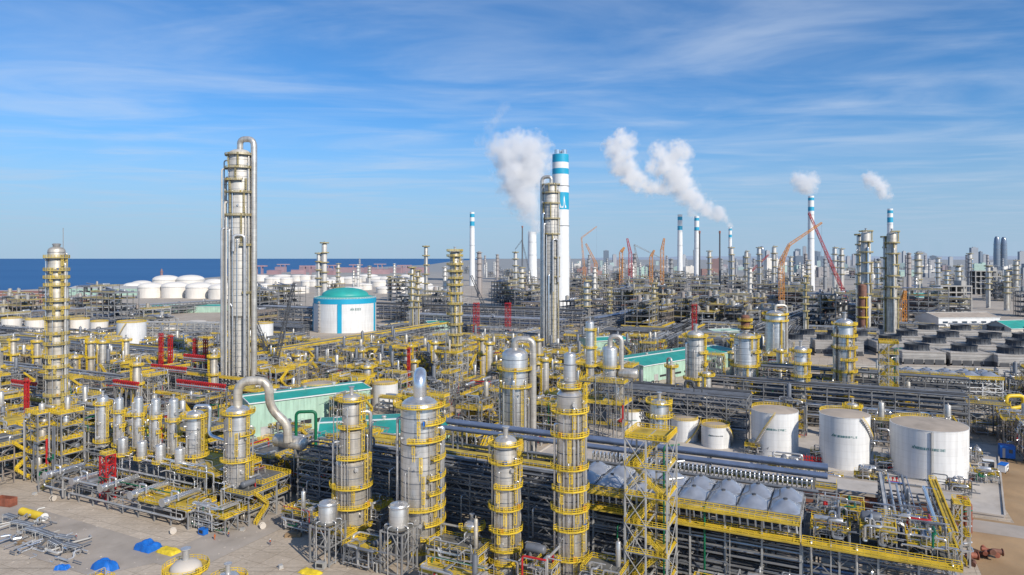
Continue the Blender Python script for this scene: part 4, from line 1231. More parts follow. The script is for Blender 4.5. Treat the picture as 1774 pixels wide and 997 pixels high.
# railings around the tank pad front
x, y = ab(2, 268)
def fence(label, pts, colr, hgt=1.2):
    mb = MB(); mb.rail(pts, .09, hgt, .08, 2.0)
    o = mb.build('railing_fence', colr); tag(o, label, 'railing')
T1 = (wx(1609, 252), 252)
fence('thin red pipe railing around the foot of the largest white tank', [(T1[0] + 13.6 * math.cos(rad(a)), T1[1] + 13.6 * math.sin(rad(a)), .92) for a in range(-95, 20, 12)], 'rust_red')
def rust_pile():
    x, y = gd(1696, 968)
    R = random.Random(4)
    for i in range(7):
        a = R.uniform(0, PI); r = R.uniform(.5, .9); L = R.uniform(3, 5)
        c, s = math.cos(a), math.sin(a)
        px, py = x + R.uniform(-5, 5), y + R.uniform(-4, 4)
        m = MB(); m.tube(bend([(-c * L / 2, -s * L / 2, r), (0, 0, r + .1), (c * .5 - s * L / 2, s * .5 + c * L / 2, r + .1 + R.random())], 1.5, 6), r, 14)
        m.cyl((-c * L / 2, -s * L / 2, r), (-c * (L / 2 + .15), -s * (L / 2 + .15), r), r * 1.35, 14)
        o = m.build('pipe_elbow', 'rust_red' if i % 3 else 'pipe_rust', None, (px, py, 0 if i < 4 else 1.2)); tag(o, 'rusty red pipe elbow', 'pipe elbow', 'rusty pipe elbows heaped on the brown earth')
rust_pile()
for i, (px, Y, lab) in enumerate(((1672, 201, 'rust red vertical duct at the corner of the brick building'), (1681, 199, 'second rust red vertical duct just outside the brick building'))):
    x, y = wx(px, Y), Y
    t = thing('vertical_duct', lab, 'duct', (x, y, 0), 0)
    MB().tube(bend([(0, 0, 0), (0, 0, 9.5 - i), (-1.5, 1.5, 9.5 - i)], .8), .55, 12).build('duct', 'rust_red', t)
    MB().cyl((0, 0, 4), (0, 0, 4.25), .8, 12).build('flange', 'rust_red', t)
x, y = wx(1652, 178), 178
stair_tower('yellow stair tower at the open end of the front rack', x, y, TH, 3.6, 16, 4, 8)

# ================================================================== LEFT UNITS
x, y = wx(412, 214), 214
c_, s_ = math.cos(TH), math.sin(TH)
unit('low yellow railed steel table under the column with the huge gooseneck', x - 5.5 * c_ - 5.5 * -s_ * -1, y - 5.5, TH, 11, 11, [4.5, 9], 5.5, seed=41, gear='drums', pipes=5)
column('distillation_column', 'silver column with a huge dull gooseneck pipe looping over its shoulder', x, y, [(23, 3.7)], [(8, rad(-150), rad(60)), (16, rad(-60), rad(80)), (22.6, 0, 2 * PI)], z0=9,
       top=('path', 1.35, [(0, 0, 24), (0, 0, 32.6), (9.5, 1, 32.6), (9.5, 1, 24), (15, 2, 18.5), (15, 2, 13)], 4.4, 'cladding_old'), pipes=[(rad(170), .4, 20, -6), (rad(25), .3, 18, -6)], busy=True, seed=21, skirt=1, pw=1.5)
t = thing('horizontal_drum', 'large dull horizontal drum at the end of the gooseneck pipe', 'drum', (wx(480, 222), 222, 19), TH)
MB().drum((0, 0, 2), (11, 0, 2), 2.1, 22).build('shell', 'cladding_warm', t)
for k in (2, 9): MB().box((k, 0, -.2), (.6, 3, 1.6)).build('saddle', 'steel', t)
t = thing('gooseneck_pipe', 'dark green square gooseneck pipe before the mint building', 'pipe', (wx(513, 240), 240, 0), 0)
MB().tube(bend([(0, 0, 12), (0, 0, 26), (6.6, 1, 26), (6.6, 1, 12)], 1.6, 6), .55, 12).build('pipe', 'pipe_green', t)
for k in (0, 6.6): MB().box((k, k * .15, 6), (.5, .5, 12)).build('support_post', 'steel', t)
x, y = wx(338, 225), 225
column('process_vessel', 'silver vessel with a bent pipe running off to the gooseneck column', x, y, [(17.5, 2.8)], [(4, rad(-190), rad(40)), (16.9, 0, 2 * PI)], z0=11, top=('path', .55, [(0, 0, 18), (0, 0, 20.5), (5, 0, 20.5), (5, -1, 11), (12, -2, 9)], 1.6, 'bright_metal'), busy=True, seed=22, skirt=1, n=22, cat='vessel')
unit('grey steel frame under the vessel beside the gooseneck column', x - 8, y - 3, TH, 18, 12, [5.5, 11], 6, seed=42, pipes=8)
# exchanger frame with yellow railings and reactors behind
x, y = ab(-248, 139)
unit('low yellow railed frame carrying the row of heat exchangers', x, y, TH, 74, 10, [5.4], 7.4, seed=43, gear='drums', pipes=14, stair=True)
ex = None
for i in range(5):
    x, y = ab(-240 + 14.5 * i, 138.2)
    if ex is None:
        ex = thing('heat_exchanger', 'shiny horizontal heat exchanger', 'heat exchanger', (x, y, 5.6), TH, 'heat exchangers on the low yellow frame')
        MB().cyl((0, 0, 1.9), (0, 11, 1.9), 1.05, 18).build('shell', 'bright_metal', ex)
        h = MB().cyl((0, -1.6, 1.9), (0, -.2, 1.9), 1.05, 18).head((0, 0, 0), .01, .01); h.build('channel_head', 'bright_metal', ex)
        MB().cyl((0, -.2, 1.9), (0, .1, 1.9), 1.35, 18).build('flange', 'pipe_metal', ex)
        MB().cyl((0, -1.9, 1.9), (0, -1.6, 1.9), 1.3, 18).build('flange', 'pipe_metal', ex)
        for k in (2, 9): MB().box((0, k, .5), (1.8, .4, 1)).build('saddle', 'steel', ex)
        MB().tube(bend([(0, 1.5, 2.8), (0, 1.5, 4.6), (3, 1.5, 4.6), (3, 1.5, 2)], .6), .3, 8).build('pipe', 'pipe_metal', ex)
    else:
        dup(ex, (x, y, 5.6), TH)
for i, (a_, b_, L_, W_, lv) in enumerate(((-268, 160, 22, 14, [5, 10, 15]), (-300, 150, 24, 16, [5, 10]), (-330, 160, 24, 18, [6, 12]), (-182, 156, 20, 12, [5, 10]), (-176, 141, 15, 9, [4.6]), (-300, 172, 26, 14, [6, 12, 17]), (-205, 172, 30, 16, [6, 12]), (-245, 174, 34, 16, [6, 12, 16]), (-172, 176, 18, 18, [6, 12]))):
    x, y = ab(a_, b_)
    unit('yellow railed unit', x, y, TH, L_, W_, lv, 5.6, seed=740 + i, rw=.13, pipes=22, deckp=1, group='yellow railed units round the reactors')
x, y = ab(-242, 151)
unit('two level grey frame carrying the row of slim silver reactors', x, y, TH, 66, 18, [6, 12], 7.4, seed=44, pipes=16, deckp=1)
for i, (px, top, r) in enumerate(((178, 690, 1.9), (207, 692, 1.35), (240, 691, 1.5), (270, 694, 1.45), (301, 694, 1.5))):
    k = (px - CX) / F; Y = 157.5 / (k * -SU + CU)
    column('reactor', 'slim silver reactor', wx(px, Y), Y, [(zt(top, Y) - 12, r)], [(1.2, 0, 2 * PI), (8, rad(-60), rad(200)), (13, 0, 2 * PI)] if i else [(1.5, 0, 2 * PI), (15, 0, 2 * PI)], z0=12, top='stub', pipes=[(rad(-120), .22, zt(top, Y) - 13, 0), (rad(-40), .18, 12, 0)], seed=30 + i, skirt=.5, n=18, pw=1.2, cat='reactor', group='reactors on the two level frame', foot=False)
for i, px in enumerate((213, 246, 278, 312)):
    k = (px - CX) / F; Y = 151.6 / (k * -SU + CU)
    column('accumulator_drum', 'stubby silver drum', wx(px, Y), Y, [(6.2, 1.6)], [(.6, 0, 2 * PI)], z0=12, top='stub', seed=36 + i, skirt=.4, n=18, pw=1.0, cat='drum', group='stubby drums on the two level frame', foot=False, ladders=False, marks=False)
x, y = wx(173, 226), 226
unit('narrow red steel tower below the first slim reactor', x, y, TH, 3.2, 3.2, [4, 8, 12, 15], 3.2, seed=45, steel='red_paint', pipes=0, stair=False, gear='drums', deckp=0)
for i, px in enumerate((44, 84)):
    x, y = wx(px, 246), 246
    unit(['yellow and grey five storey steel tower at the yard edge', 'second yellow and grey steel tower with braced lower storeys'][i], x, y, TH, 7.5, 8, [5, 10, 15, 20, 24.5], 7.5, seed=46 + i, ycol=False, pipes=9, rw=.14, deckp=1, stair=(i == 0))
t = column('distillation_column', 'weathered silver column with many platforms at the sea side', wx(98, 269), 269, [(83, 3.05)], [10, 16, 22, 26, 33, 37, 41, 46, 50, 56, 60, 63, (69, 0, 6.28), 72, 75, (80, 0, 6.28)], rw=.13, top=None,
       pipes=[(rad(-10), .5, 78, 1), (rad(10), .35, 82, 1), (rad(30), .3, 70, 1), (rad(180), .5, 62, 50)], clad='cladding_old', railm='ochre', busy=True, seed=24, pw=1.4)
MB().lathe([(1.3, 84.6), (1.3, 85.3), (1.5, 85.3), (1.5, 85.7), (1.0, 85.9)], 20).build('top_flange', 'steel', t)
MB().tube([(2.6, 0, 80), (2.6, 0, 92)], .14, 6).build('vent_pipe', 'steel', t)

for i, (px, Y_, L_, W_, lv) in enumerate(((445, 262, 18, 12, [5, 10]), (500, 262, 16, 12, [5, 9.5]), (548, 245, 16, 10, [5, 10]), (590, 262, 14, 12, [5, 10, 14]), (640, 245, 16, 10, [5, 9]), (690, 250, 18, 11, [5, 10]), (465, 285, 16, 8, [5, 9.5]), (760, 255, 16, 12, [5, 10, 15]), (810, 262, 16, 12, [6, 12]))):
    unit('yellow railed pipework unit', wx(px, Y_), Y_, TH, L_, W_, lv, 5.6, seed=780 + i, rw=.13, pipes=20, deckp=1, gear='drums', group='yellow railed pipework units before the mint halls')
for i, (px, py, L_, W_) in enumerate(((1404, 800, 9, 5), (1515, 812, 8, 6), (1290, 786, 9, 5), (1480, 838, 10, 4), (1395, 838, 12, 4), (1660, 800, 8, 5), (1690, 835, 7, 4), (1560, 800, 8, 5), (1330, 815, 12, 4), (1640, 858, 7, 3))):
    x, y = gd(px, py, .9)
    o = unit('low pipework skid', x, y, TH, L_, W_, [1.6, 3.2], 4, seed=820 + i, rw=.08, pipes=10, cw=.16, steel='steel_light', deckp=.3, foot=False, gear='drums', stair=False, name='pipework_skid', cat='pipework skid', group='low pipework skids on the tank yard pavement')
    o.location.z = .9; o['label'] = 'low pipework skid on the tank yard'
# yard clutter
def spool_pile():
    R = random.Random(8)
    for i in range(64):
        px, py = R.uniform(-10, 128), R.uniform(893, 985)
        if py < 893 + (px - 10) * .15 or py > 960 + (px) * .2: continue
        x, y = gd(px, py)
        r = R.uniform(.12, .32); L = R.uniform(2, 6); z = r + R.choice([0, 0, .5, 1.0, 1.5])
        kind = R.random()
        if kind < .4: pts = [(0, 0, z), (L, 0, z)]
        elif kind < .75: pts = bend([(0, 0, z), (L, 0, z), (L, R.uniform(1, 2.5), z)], r * 3)
        else: pts = bend([(0, 0, z), (L * .5, 0, z), (L * .5, .3, z + 1.4), (L, .3, z + 1.4)], r * 3)
        m = MB().tube(pts, r, 8)
        m.cyl(pts[0], Vector(pts[0]) + Vector((.12, 0, 0)), r * 1.6, 10)
        o = m.build('pipe_spool', R.choice(['pipe_metal', 'pipe_grey', 'bright_metal', 'steel_light', 'pipe_metal']), None, (x, y, 0), R.choice([TH, TH + PI / 2, R.uniform(0, 6)]))
        tag(o, R.choice(['straight' if kind < .4 else 'elbowed' if kind < .75 else 'stepped']) + ' grey pipe spool', 'pipe spool', 'pipe spools heaped in the yard')
    for i in range(9):
        px, py = 4 + 13 * i, 905 + 6.5 * i + R.uniform(-8, 12)
        x, y = gd(px, py)
        t = thing('storage_rack', 'grey angle iron storage rack', 'storage rack', (x, y, 0), TH + R.uniform(-.2, .2), 'storage racks among the pipe spools')
        m = MB()
        for u in (0, 5):
            for v in (0, 2.2): m.box((u, v, 1.1), (.16, .16, 2.2))
            m.beam((u, 0, 2.1), (u, 2.2, 2.1), .14)
        for v in (0, 2.2): m.beam((0, v, 2.1), (5, v, 2.1), .14); m.beam((0, v, .3), (5, v, 2.0), .1)
        m.build('frame', 'steel_light', t)
        for k in range(4): MB().tube([(-.4, .3 + .5 * k, 2.35), (5.4, .3 + .5 * k, 2.35)], .16 + .03 * (k % 2), 8).build('pipe', ['pipe_metal', 'pipe_grey'][k % 2], t)
spool_pile()
x, y = gd(38, 893)
t = thing('yellow_pipe', 'long yellow coated pipe lying on the yard beside the spool heap', 'pipe', (x, y, 0), TH)
MB().tube([(0, 0, 1.3), (11.5, 0, 1.3)], 1.15, 18).build('pipe', 'yellow', t)
MB().cyl((11.5, 0, 1.3), (11.7, 0, 1.3), 1.2, 18).build('end_cap', 'white_plain', t)
for k in (1.5, 9.5): MB().box((k, 0, .15), (.4, 2.4, .3)).build('cradle', 'steel', t)
def tarp(label, px, py, L, W, H, m, rz, seed):
    x, y = gd(px, py); R = random.Random(seed)
    nx, ny = 18, 12; mb = MB()
    for j in range(ny + 1):
        for i in range(nx + 1):
            u, v = i / nx * 2 - 1, j / ny * 2 - 1
            e = max(0, 1 - abs(u) ** 4) * max(0, 1 - abs(v) ** 4)
            z = H * e ** .3 * (.8 + .3 * noise.noise((u * 1.5 + seed, v * 1.5, 0))) + .12 * e * abs(noise.noise((u * 4 + v * 3, v * 2 - u, seed))) + .16 * e * noise.noise((u * 7, v * 7, seed))
            mb.v.append((u * L / 2 + .25 * noise.noise((v * 3, seed, 1)), v * W / 2 + .25 * noise.noise((u * 3, seed, 2)), max(.03, z)))
    for j in range(ny):
        for i in range(nx):
            a = j * (nx + 1) + i; mb.face([a, a + 1, a + nx + 2, a + nx + 1], True)
    o = mb.build('tarpaulin', m, None, (x, y, .02), rz); tag(o, label, 'tarpaulin')
tarp('bright blue tarpaulin heap touching the yellow tarpaulin', 256, 951, 6.4, 4.4, 2.4, 'tarp_blue', TH, 1)
tarp('rumpled yellow tarpaulin beside the blue heap', 292, 957, 6.2, 3.4, 1.2, 'tarp_yellow', TH, 2)
tarp('bright blue tarpaulin bundle alone on the bare yard', 182, 986, 6.6, 3.6, 2.6, 'tarp_blue', TH, 3)
tarp('small dark blue tarpaulin by the pipe spool heap', 108, 986, 3.4, 2.0, 1.2, 'tarp_blue', 0, 4)
tarp('yellow and white sheet on the ground by the lattice legs', 538, 993, 6.0, 3.0, .7, 'tarp_yellow', TH, 5)
x, y = gd(10, 876)
t = thing('waste_skip', 'dark red open skip at the back of the yard', 'skip', (x, y, 0), TH + .2)
mb = MB(); mb.box((0, 0, .25), (6.5, 2.6, .3))
for u, v, sx, sy in ((0, 1.25, 6.5, .12), (0, -1.25, 6.5, .12), (3.2, 0, .12, 2.38), (-3.2, 0, .12, 2.38)): mb.box((u, v, 1.5), (sx, sy, 2.4))
mb.build('body', 'rust_red', t)
for k in range(6): MB().box((-2.8 + 1.1 * k, -1.36, 1.5), (.12, .1, 2.3)).build('rib', 'rust_red', t)
x, y = gd(527, 908)
t = thing('loader', 'orange wheeled loader parked near the splayed leg drum', 'loader', (x, y, 0), rad(200))
MB().box((-.6, 0, 1.3), (2.6, 1.5, 1.1)).box((.9, 0, 1.0), (1.4, 1.0, .7)).build('body', 'orange_paint', t)
MB().box((.1, 0, 2.4), (1.2, 1.3, 1.2)).build('cab', 'glass_dark', t)
MB().box((2.6, 0, .6), (.7, 2.1, .9)).beam((.9, .5, 1.5), (2.5, .5, .7), .2).beam((.9, -.5, 1.5), (2.5, -.5, .7), .2).build('bucket', 'orange_paint', t)
for i in (-1.1, 1.1):
    for j in (-.85, .85): MB().cyl((i, j - .2, .6), (i, j + .2, .6), .6, 14).build('wheel', 'rubber', t)
for i, (px, py, c, h, lab) in enumerate(((132, 936, 'cloth_navy', 'white_plain', 'person in dark clothes walking beside the pipe spool heap'), (396, 931, 'cloth_navy', 'yellow', 'person in a hard hat under the gooseneck column frame'), (372, 936, 'cloth_orange', 'red_paint', 'person in orange standing at the edge of the yard'), (468, 945, 'cloth_navy', 'white_plain', 'person crossing the open ground before the grey drum'))):
    x, y = gd(px, py); person(lab, x, y, RND.uniform(0, 6), c, h)
# tops of vessels that stand below the picture
column('process_vessel', 'cream topped vessel ringed by yellow rails at the yard front', wx(322, 151), 151, [(11.6, 3.3)], [(11.2, 0, 6.283)], clad='cream', seed=50, cat='vessel', top='stub')
column('process_vessel', 'yellow railed vessel top just showing at the yard front', wx(395, 150), 150, [(9.6, 2.6)], [(9.0, 0, 6.283)], clad='cladding', seed=51, cat='vessel', top='stub')
unit('low yellow scaffold frame at the very front of the yard', wx(146, 158), 158, TH, 5, 4, [5.2], 5, seed=52, steel='yellow', pipes=2, gear='none', stair=False)

R = random.Random(99)
lit = MB()
for i in range(160):
    px, py = R.uniform(-20, 640), R.uniform(868, 996)
    x, y = gd(px, py); a, b = to_ab(x, y)
    if a > -158 and b > 150: continue
    q = R.uniform(.06, .24); lit.box((x, y, q * .2), (q * R.uniform(.6, 3), q, q * .5), R.uniform(0, 3))
o = lit.build('debris', 'cream'); o['kind'] = 'stuff'; o['label'] = 'scattered litter and offcuts on the bare yard'
def goods(kind, label, cat, px, py, rz):
    x, y = gd(px, py)
    t = thing(kind, label, cat, (x, y, 0), rz)
    if kind == 'timber_pallet':
        m = MB()
        for k in range(5): m.box((0, -.5 + .25 * k, .16), (1.4, .2, .05))
        for k in (-.6, 0, .6): m.box((k, 0, .07), (.12, 1.2, .12))
        m.build('slats', 'cream', t); MB().box((0, 0, .55), (1.2, 1.0, .7)).build('load', R.choice(['white_plain', 'tarp_blue', 'cream', 'steel_light']), t)
    elif kind == 'cable_reel':
        for k in (-.5, .5): MB().cyl((k - .05, 0, .9), (k + .05, 0, .9), .9, 18).build('flange', 'cream', t)
        MB().cyl((-.45, 0, .9), (.45, 0, .9), .6, 16).build('drum', 'rubber', t)
    elif kind == 'timber_bundle':
        m = MB()
        for k in range(4):
            for j in range(3): m.box((0, -.6 + .4 * k, .15 + .3 * j), (4.5, .36, .26))
        m.build('planks', 'dirt', t); MB().box((1.2, 0, .5), (.08, 1.7, 1.0)).build('strap', 'steel', t)
    else:
        MB().box((0, 0, .9), (2.4, 1.6, 1.6)).build('body', R.choice(['steel_light', 'tarp_blue', 'steel']), t)
        MB().box((0, -.83, 1.0), (1.6, .06, .9)).build('louver_vent', 'dark_void', t); MB().cyl((.8, .3, 1.7), (.8, .3, 2.3), .1, 8).build('exhaust_pipe', 'steel_dark', t)
for i, (px, py) in enumerate(((60, 858), (92, 868), (330, 905), (352, 926), (420, 920), (455, 916), (508, 930), (556, 985), (486, 985), (300, 925), (40, 945))):
    k = ['timber_pallet', 'cable_reel', 'timber_bundle', 'generator_set'][i % 4]
    goods(k, {'timber_pallet': 'loaded timber pallet on the bare yard', 'cable_reel': 'wooden cable reel on the bare yard', 'timber_bundle': 'brown timber bundle on the bare yard', 'generator_set': 'boxy site generator on the bare yard'}[k], {'timber_pallet': 'pallet', 'cable_reel': 'cable reel', 'timber_bundle': 'timber', 'generator_set': 'generator'}[k], px, py, TH + R.uniform(-.6, .6))
t = thing('beacon_tower', 'small reddish beacon tower standing in the sea', 'beacon', (wx(280, 2600), 2600, -3), 0)
MB().lathe([(7, 0), (5, 6), (4.5, 30), (6, 31), (6, 34), (3, 35), (3, 41), (.2, 44)], 14).build('shaft', 'rust_red', t); MB().lathe([(9, 0), (9, 4)], 14).build('base', 'concrete', t)
def free(x, y, r):
    for fx, fy, fr in FOOT:
        if abs(fx - x) < fr + r and abs(fy - y) < fr + r and (fx - x) ** 2 + (fy - y) ** 2 < (fr + r) ** 2: return False
    return True
# ================================================================== MIDDLE GROUND
# mint green compressor halls
hall('mint green compressor hall with a teal roof behind the gooseneck', -116.5, 303, rad(36.8), 58, 22, 15.6, 1.1, louver=True)
hall('lower mint hall with a wide teal roof behind the stepped column', -76, 268, rad(13), 52, 34, 9.5, 1.6)
hall('long teal roofed hall crossing behind the three mid columns', 84, 437, rad(41), 112, 38, 11, 2.0, louver=True)
hall('small mint hall with a pale roof beyond the long teal roof', 196, 660, rad(20), 32, 20, 9, 1.2, roof='mint_wall')
hall('mint green block with a teal roof behind the arched pipe vessel', 62, 535, rad(20), 34, 22, 15, 1.4)
hall('flat teal roofed shed near the yellow ringed column', -92, 748, rad(18), 46, 22, 9, 1.2)
hall('low mint shed near the fan stack rows', 222, 600, rad(20), 24, 16, 8, 1.2, roof='mint_wall')

# the tallest column with its bundle of pipes
Y = 391.0
t = column('distillation_column', 'tallest silver column with an arched pipe over its top', wx(416, Y), Y, [(46, 5.0), (139, 6.5)],
           [(60, rad(-60), rad(40)), (87, rad(-70), rad(30)), (104, rad(-150), rad(0)), (117, rad(-150), rad(10)), (124, rad(-190), rad(-60)), (131, 0, 6.283), (138.5, rad(-180), rad(30))],
           rw=.15, top=('goose', 1.7, rad(-12), 5.5, 1), pw=1.7, n=36, seed=60, clad='cladding_pale', railm='faded_yellow', busy=True,
           pipes=[(rad(-30), .45, 138, 1), (rad(-118), .6, 96, 1)])
for i, (dx, dy, rp, ztop) in enumerate(((-7.9, -1.2, .8, 126), (-8.9, -.6, .4, 136), (-7.4, -3.4, .75, 112), (-9.4, -2.6, .5, 131), (-8.6, -4.4, .8, 97), (-5.6, -5.6, .5, 104), (5.2, -5.4, .4, 110))):
    p = MB().tube(bend([(-4, dy * .5, ztop), (dx, dy, ztop), (dx, dy, .5)], 1.6), rp, 10).build('pipe', ['cladding_pale', 'pipe_metal', 'cladding_pale'][i % 3], t)
    b_ = MB()
    for k in range(int(ztop / 9)): b_.beam((dx, dy, 5 + 9 * k), (-3.5, -1.5, 5 + 9 * k), .2)
    b_.build('pipe_bracket', 'steel', p)
MB().tube(bend([(-.6, -8.2, 84), (-.6, -8.2, 93), (5.0, -6.4, 93), (5.0, -6.4, 1)], 2.2, 6), .85, 12).build('side_pipe', 'pipe_metal', t)
MB().tube(bend([(-4, -6.0, 1), (-4, -6.0, 56), (-1.5, -6.6, 52), (-1.5, -6.6, 1)], 1.2, 5), .4, 10).build('side_pipe', 'bright_metal', t)
Y = 580.0
t = column('distillation_column', 'second tallest silver column standing just before the banded chimney', wx(955, Y), Y, [(58, 5.0), (141, 6.0)],
           [(64, rad(-80), rad(30)), (80, rad(-70), rad(40)), (100, rad(-140), rad(0)), (113, 0, 6.283), (126, rad(-180), rad(0)), (135, 0, 6.283), (142, rad(-190), rad(40))],
           rw=.18, top=('goose', 1.5, rad(165), 5.0, 1), pw=1.5, n=36, seed=61, clad='cladding_pale', railm='faded_yellow', busy=True,
           pipes=[(rad(176), 1.3, 128, 1), (rad(-165), .8, 118, 1), (rad(-150), 1.1, 109, 1), (rad(-128), .6, 100, 1), (rad(-30), .6, 138, 1), (rad(165), .6, 139, 1), (rad(-110), .7, 66, 1)])
MB().tube(bend([(1, -7.4, 52), (1, -7.4, 96), (5.2, -5.4, 96), (5.2, -5.4, 60)], 2.0, 6), .8, 12).build('side_pipe', 'pipe_metal', t)

Y = 400.0
column('distillation_column', 'slim weathered column ringed by yellow platforms on braced legs', wx(788, Y), Y, [(57, 2.9)], [3, 9, 15, 21, 27, 33, 38, 42, 46, (50, 0, 6.28), (55, 0, 6.28), (58, 0, 6.28)], rw=.16, z0=26, top='stub', clad='cladding_old', railm='ochre', busy=True, seed=62, skirt=1, pw=1.9, pipes=[(rad(10), .5, 52, -22), (rad(-20), .35, 40, -22)])
unit('yellow braced leg frame under the slim weathered ringed column', wx(770, Y) - 5, Y - 6, TH, 15, 12, [7, 13, 19.5, 26], 6, seed=63, rw=.15, steel='steel_light', pipes=10)
x, y = wx(892, 262), 262
column('process_vessel', 'wide silver vessel with one big bend down its side', x, y, [(43, 5.0)], [(31, rad(-150), rad(-20)), (37.5, rad(-190), rad(40))], top=('goose', 1.35, rad(-5), 3.2, 2), busy=True, seed=64, pw=1.8, n=30, cat='vessel', pipes=[(rad(-95), .6, 34, 2), (rad(185), .4, 36, 2), (rad(-140), .3, 33, 2)])
x, y = wx(1057, 300), 300
unit('tall yellow railed frame carrying the arched pipe vessel', x - 14, y - 4, TH, 20, 12, [9, 18, 27], 6.6, seed=65, rw=.13, pipes=12, ycol=False, deckp=1)
column('process_vessel', 'silver vessel with an arched pipe standing on a yellow railed frame', x, y, [(13, 3.2)], [(5, 0, 6.28)], z0=27, top=('goose', 1.1, rad(-10), 4, -20), seed=66, skirt=1, pw=1.4, n=22, cat='vessel', foot=False)
t = thing('condenser', 'fat dull sideways condenser hung beside the arched pipe vessel', 'condenser', (wx(1078, 298), 298, 27.3), TH)
MB().drum((-1, 0, 2.6), (6, 1, 2.6), 2.2, 20).build('shell', 'cladding_warm', t); MB().box((2.5, .5, .3), (4, 2.4, 1)).build('saddle', 'steel', t)
column('process_vessel', 'slim grey vessel behind the stair tower top', wx(1142, 207), 207, [(36, 2.6)], [(32, rad(-200), rad(30)), (36.2, 0, 6.28)], seed=67, pw=1.4, n=22, cat='vessel', pipes=[(rad(-150), .25, 33, 1), (rad(-120), .2, 33, 1), (rad(-30), .2, 34, 1)])
column('distillation_column', 'silver column rising through a knot of pipework at its foot', wx(1205, 340), 340, [(42, 4.1)], [8, 14, 20, (27, rad(-60), rad(90)), (33, rad(-80), rad(80)), (41, 0, 6.28)], rw=.14, busy=True, seed=68, pw=1.9, clad='cladding_warm', pipes=[(rad(20), .8, 34, 1), (rad(190), .5, 38, 2)])
for i in range(4):
    x, y = wx(1176 + 12 * i, 326), 326 - 2 * i
    t = thing('coil_pipe', 'dull pipe loop', 'pipe', (x, y, 0), TH, 'pipe loops at the silver column foot')
    MB().tube(bend([(0, 0, 0), (0, 0, 13 + i), (5, 0, 13 + i), (5, 0, 7), (1, -2, 7), (1, -2, 0)], 1.8, 5), .8 - .1 * i, 12).build('pipe', 'cladding_warm', t)
    MB().cyl((0, 0, 4), (0, 0, 4.3), 1.2, 12).build('flange', 'pipe_metal', t)
column('distillation_column', 'wide silver column with a brown cap right of the knotted pipework', wx(1291, 350), 350, [(39, 5.5)], [6, 12, 18, 25, (32, rad(-70), rad(90)), (39.6, 0, 6.28)], rw=.14, busy=True, seed=69, pw=2.0, n=32, pipes=[(rad(25), 1.0, 32, 1), (rad(-160), .5, 36, 2)])
column('process_vessel', 'brown capped relief drum standing upon the wide silver column', wx(1291, 350), 350, [(7, 2.2)], [(1.5, 0, 6.28), (5, 0, 6.28)], z0=43, clad='pipe_rust', seed=70, skirt=.5, n=18, cat='vessel', foot=False)
column('distillation_column', 'wide silver vessel with a thin bend beside the black boom crane', wx(1343, 480), 480, [(40, 6.6)], [(36, rad(-200), rad(20)), (40.5, 0, 6.28)], rw=.18, seed=71, pw=2.2, n=30, top=('goose', .9, rad(0), 3.4, 3), pipes=[(rad(-120), .4, 34, 2), (rad(-60), .4, 30, 2)])
column('distillation_column', 'short slim silver column left of the yellow ringed one', wx(1387, 330), 330, [(36, 3.1)], [5, 11, 17, 23, 29, (35, 0, 6.28)], rw=.14, busy=True, seed=72, pw=1.8, pipes=[(rad(20), .4, 30, 1)])
column('distillation_column', 'silver column ringed by eight yellow platforms beyond the tall tanks', wx(1463, 350), 350, [(47, 4.1)], [4, 10, 16, 22, 28, 34, 40, (46, 0, 6.28)], rw=.14, busy=True, seed=73, pw=2.0, top='stub', pipes=[(rad(185), .8, 44, 1), (rad(172), .6, 47, 1), (rad(15), .5, 40, 1)])
column('distillation_column', 'thin silver column left of the cross rack beside the slender neck', wx(1022, 380), 380, [(44, 2.4)], [20, 30, 40], rw=.15, seed=74, pw=1.6)

# second fan deck at right
k_ = TH
x, y = wx(1556, 372), 366
rack('white legged rack beneath the far fan hoods', x, y, TH * .55, 46, 17, [4, 8, 12.5, 17], 9, 7, DK, seed=80, steel='white_plain', walk=[(17.1, -2, .2, True)], rw=.14)
for i in range(5):
    c, s = math.cos(TH * .55), math.sin(TH * .55); u = .6 + 9 * i
    air_cooler('acb', (x + u * c - .4 * -s * -1, y + u * s + .4 * c, 17.35), TH * .55, 8.9, 15, 'pale fan hood bay', 'fan hood bays on the white legged rack')
unit('steel frame with a yellow pipe loop at the edge of the plant', wx(1712, 335), 330, TH, 22, 16, [6, 12], 7, seed=81, pipes=14, rw=.13)
unit('grey braced frame right of the largest white tank', wx(1660, 318), 312, TH, 16, 14, [5, 10, 14], 7, seed=82, pipes=10, rw=.12, steel='steel_light')
t = thing('looped_pipe', 'thick yellow pipe loop on the frame at the plant edge', 'pipe', (wx(1758, 318), 318, 0), 0)
MB().tube(bend([(-4, 0, 0), (-4, 0, 16), (4, 0, 16), (4, 0, 11), (-2, 0, 10), (-2, 0, 7), (6, 0, 6), (6, 0, 0)], 2.2, 5), .9, 12).build('pipe', 'yellow', t)
MB().cyl((-4, 0, 8), (-4, 0, 8.4), 1.4, 14).build('flange', 'steel', t)

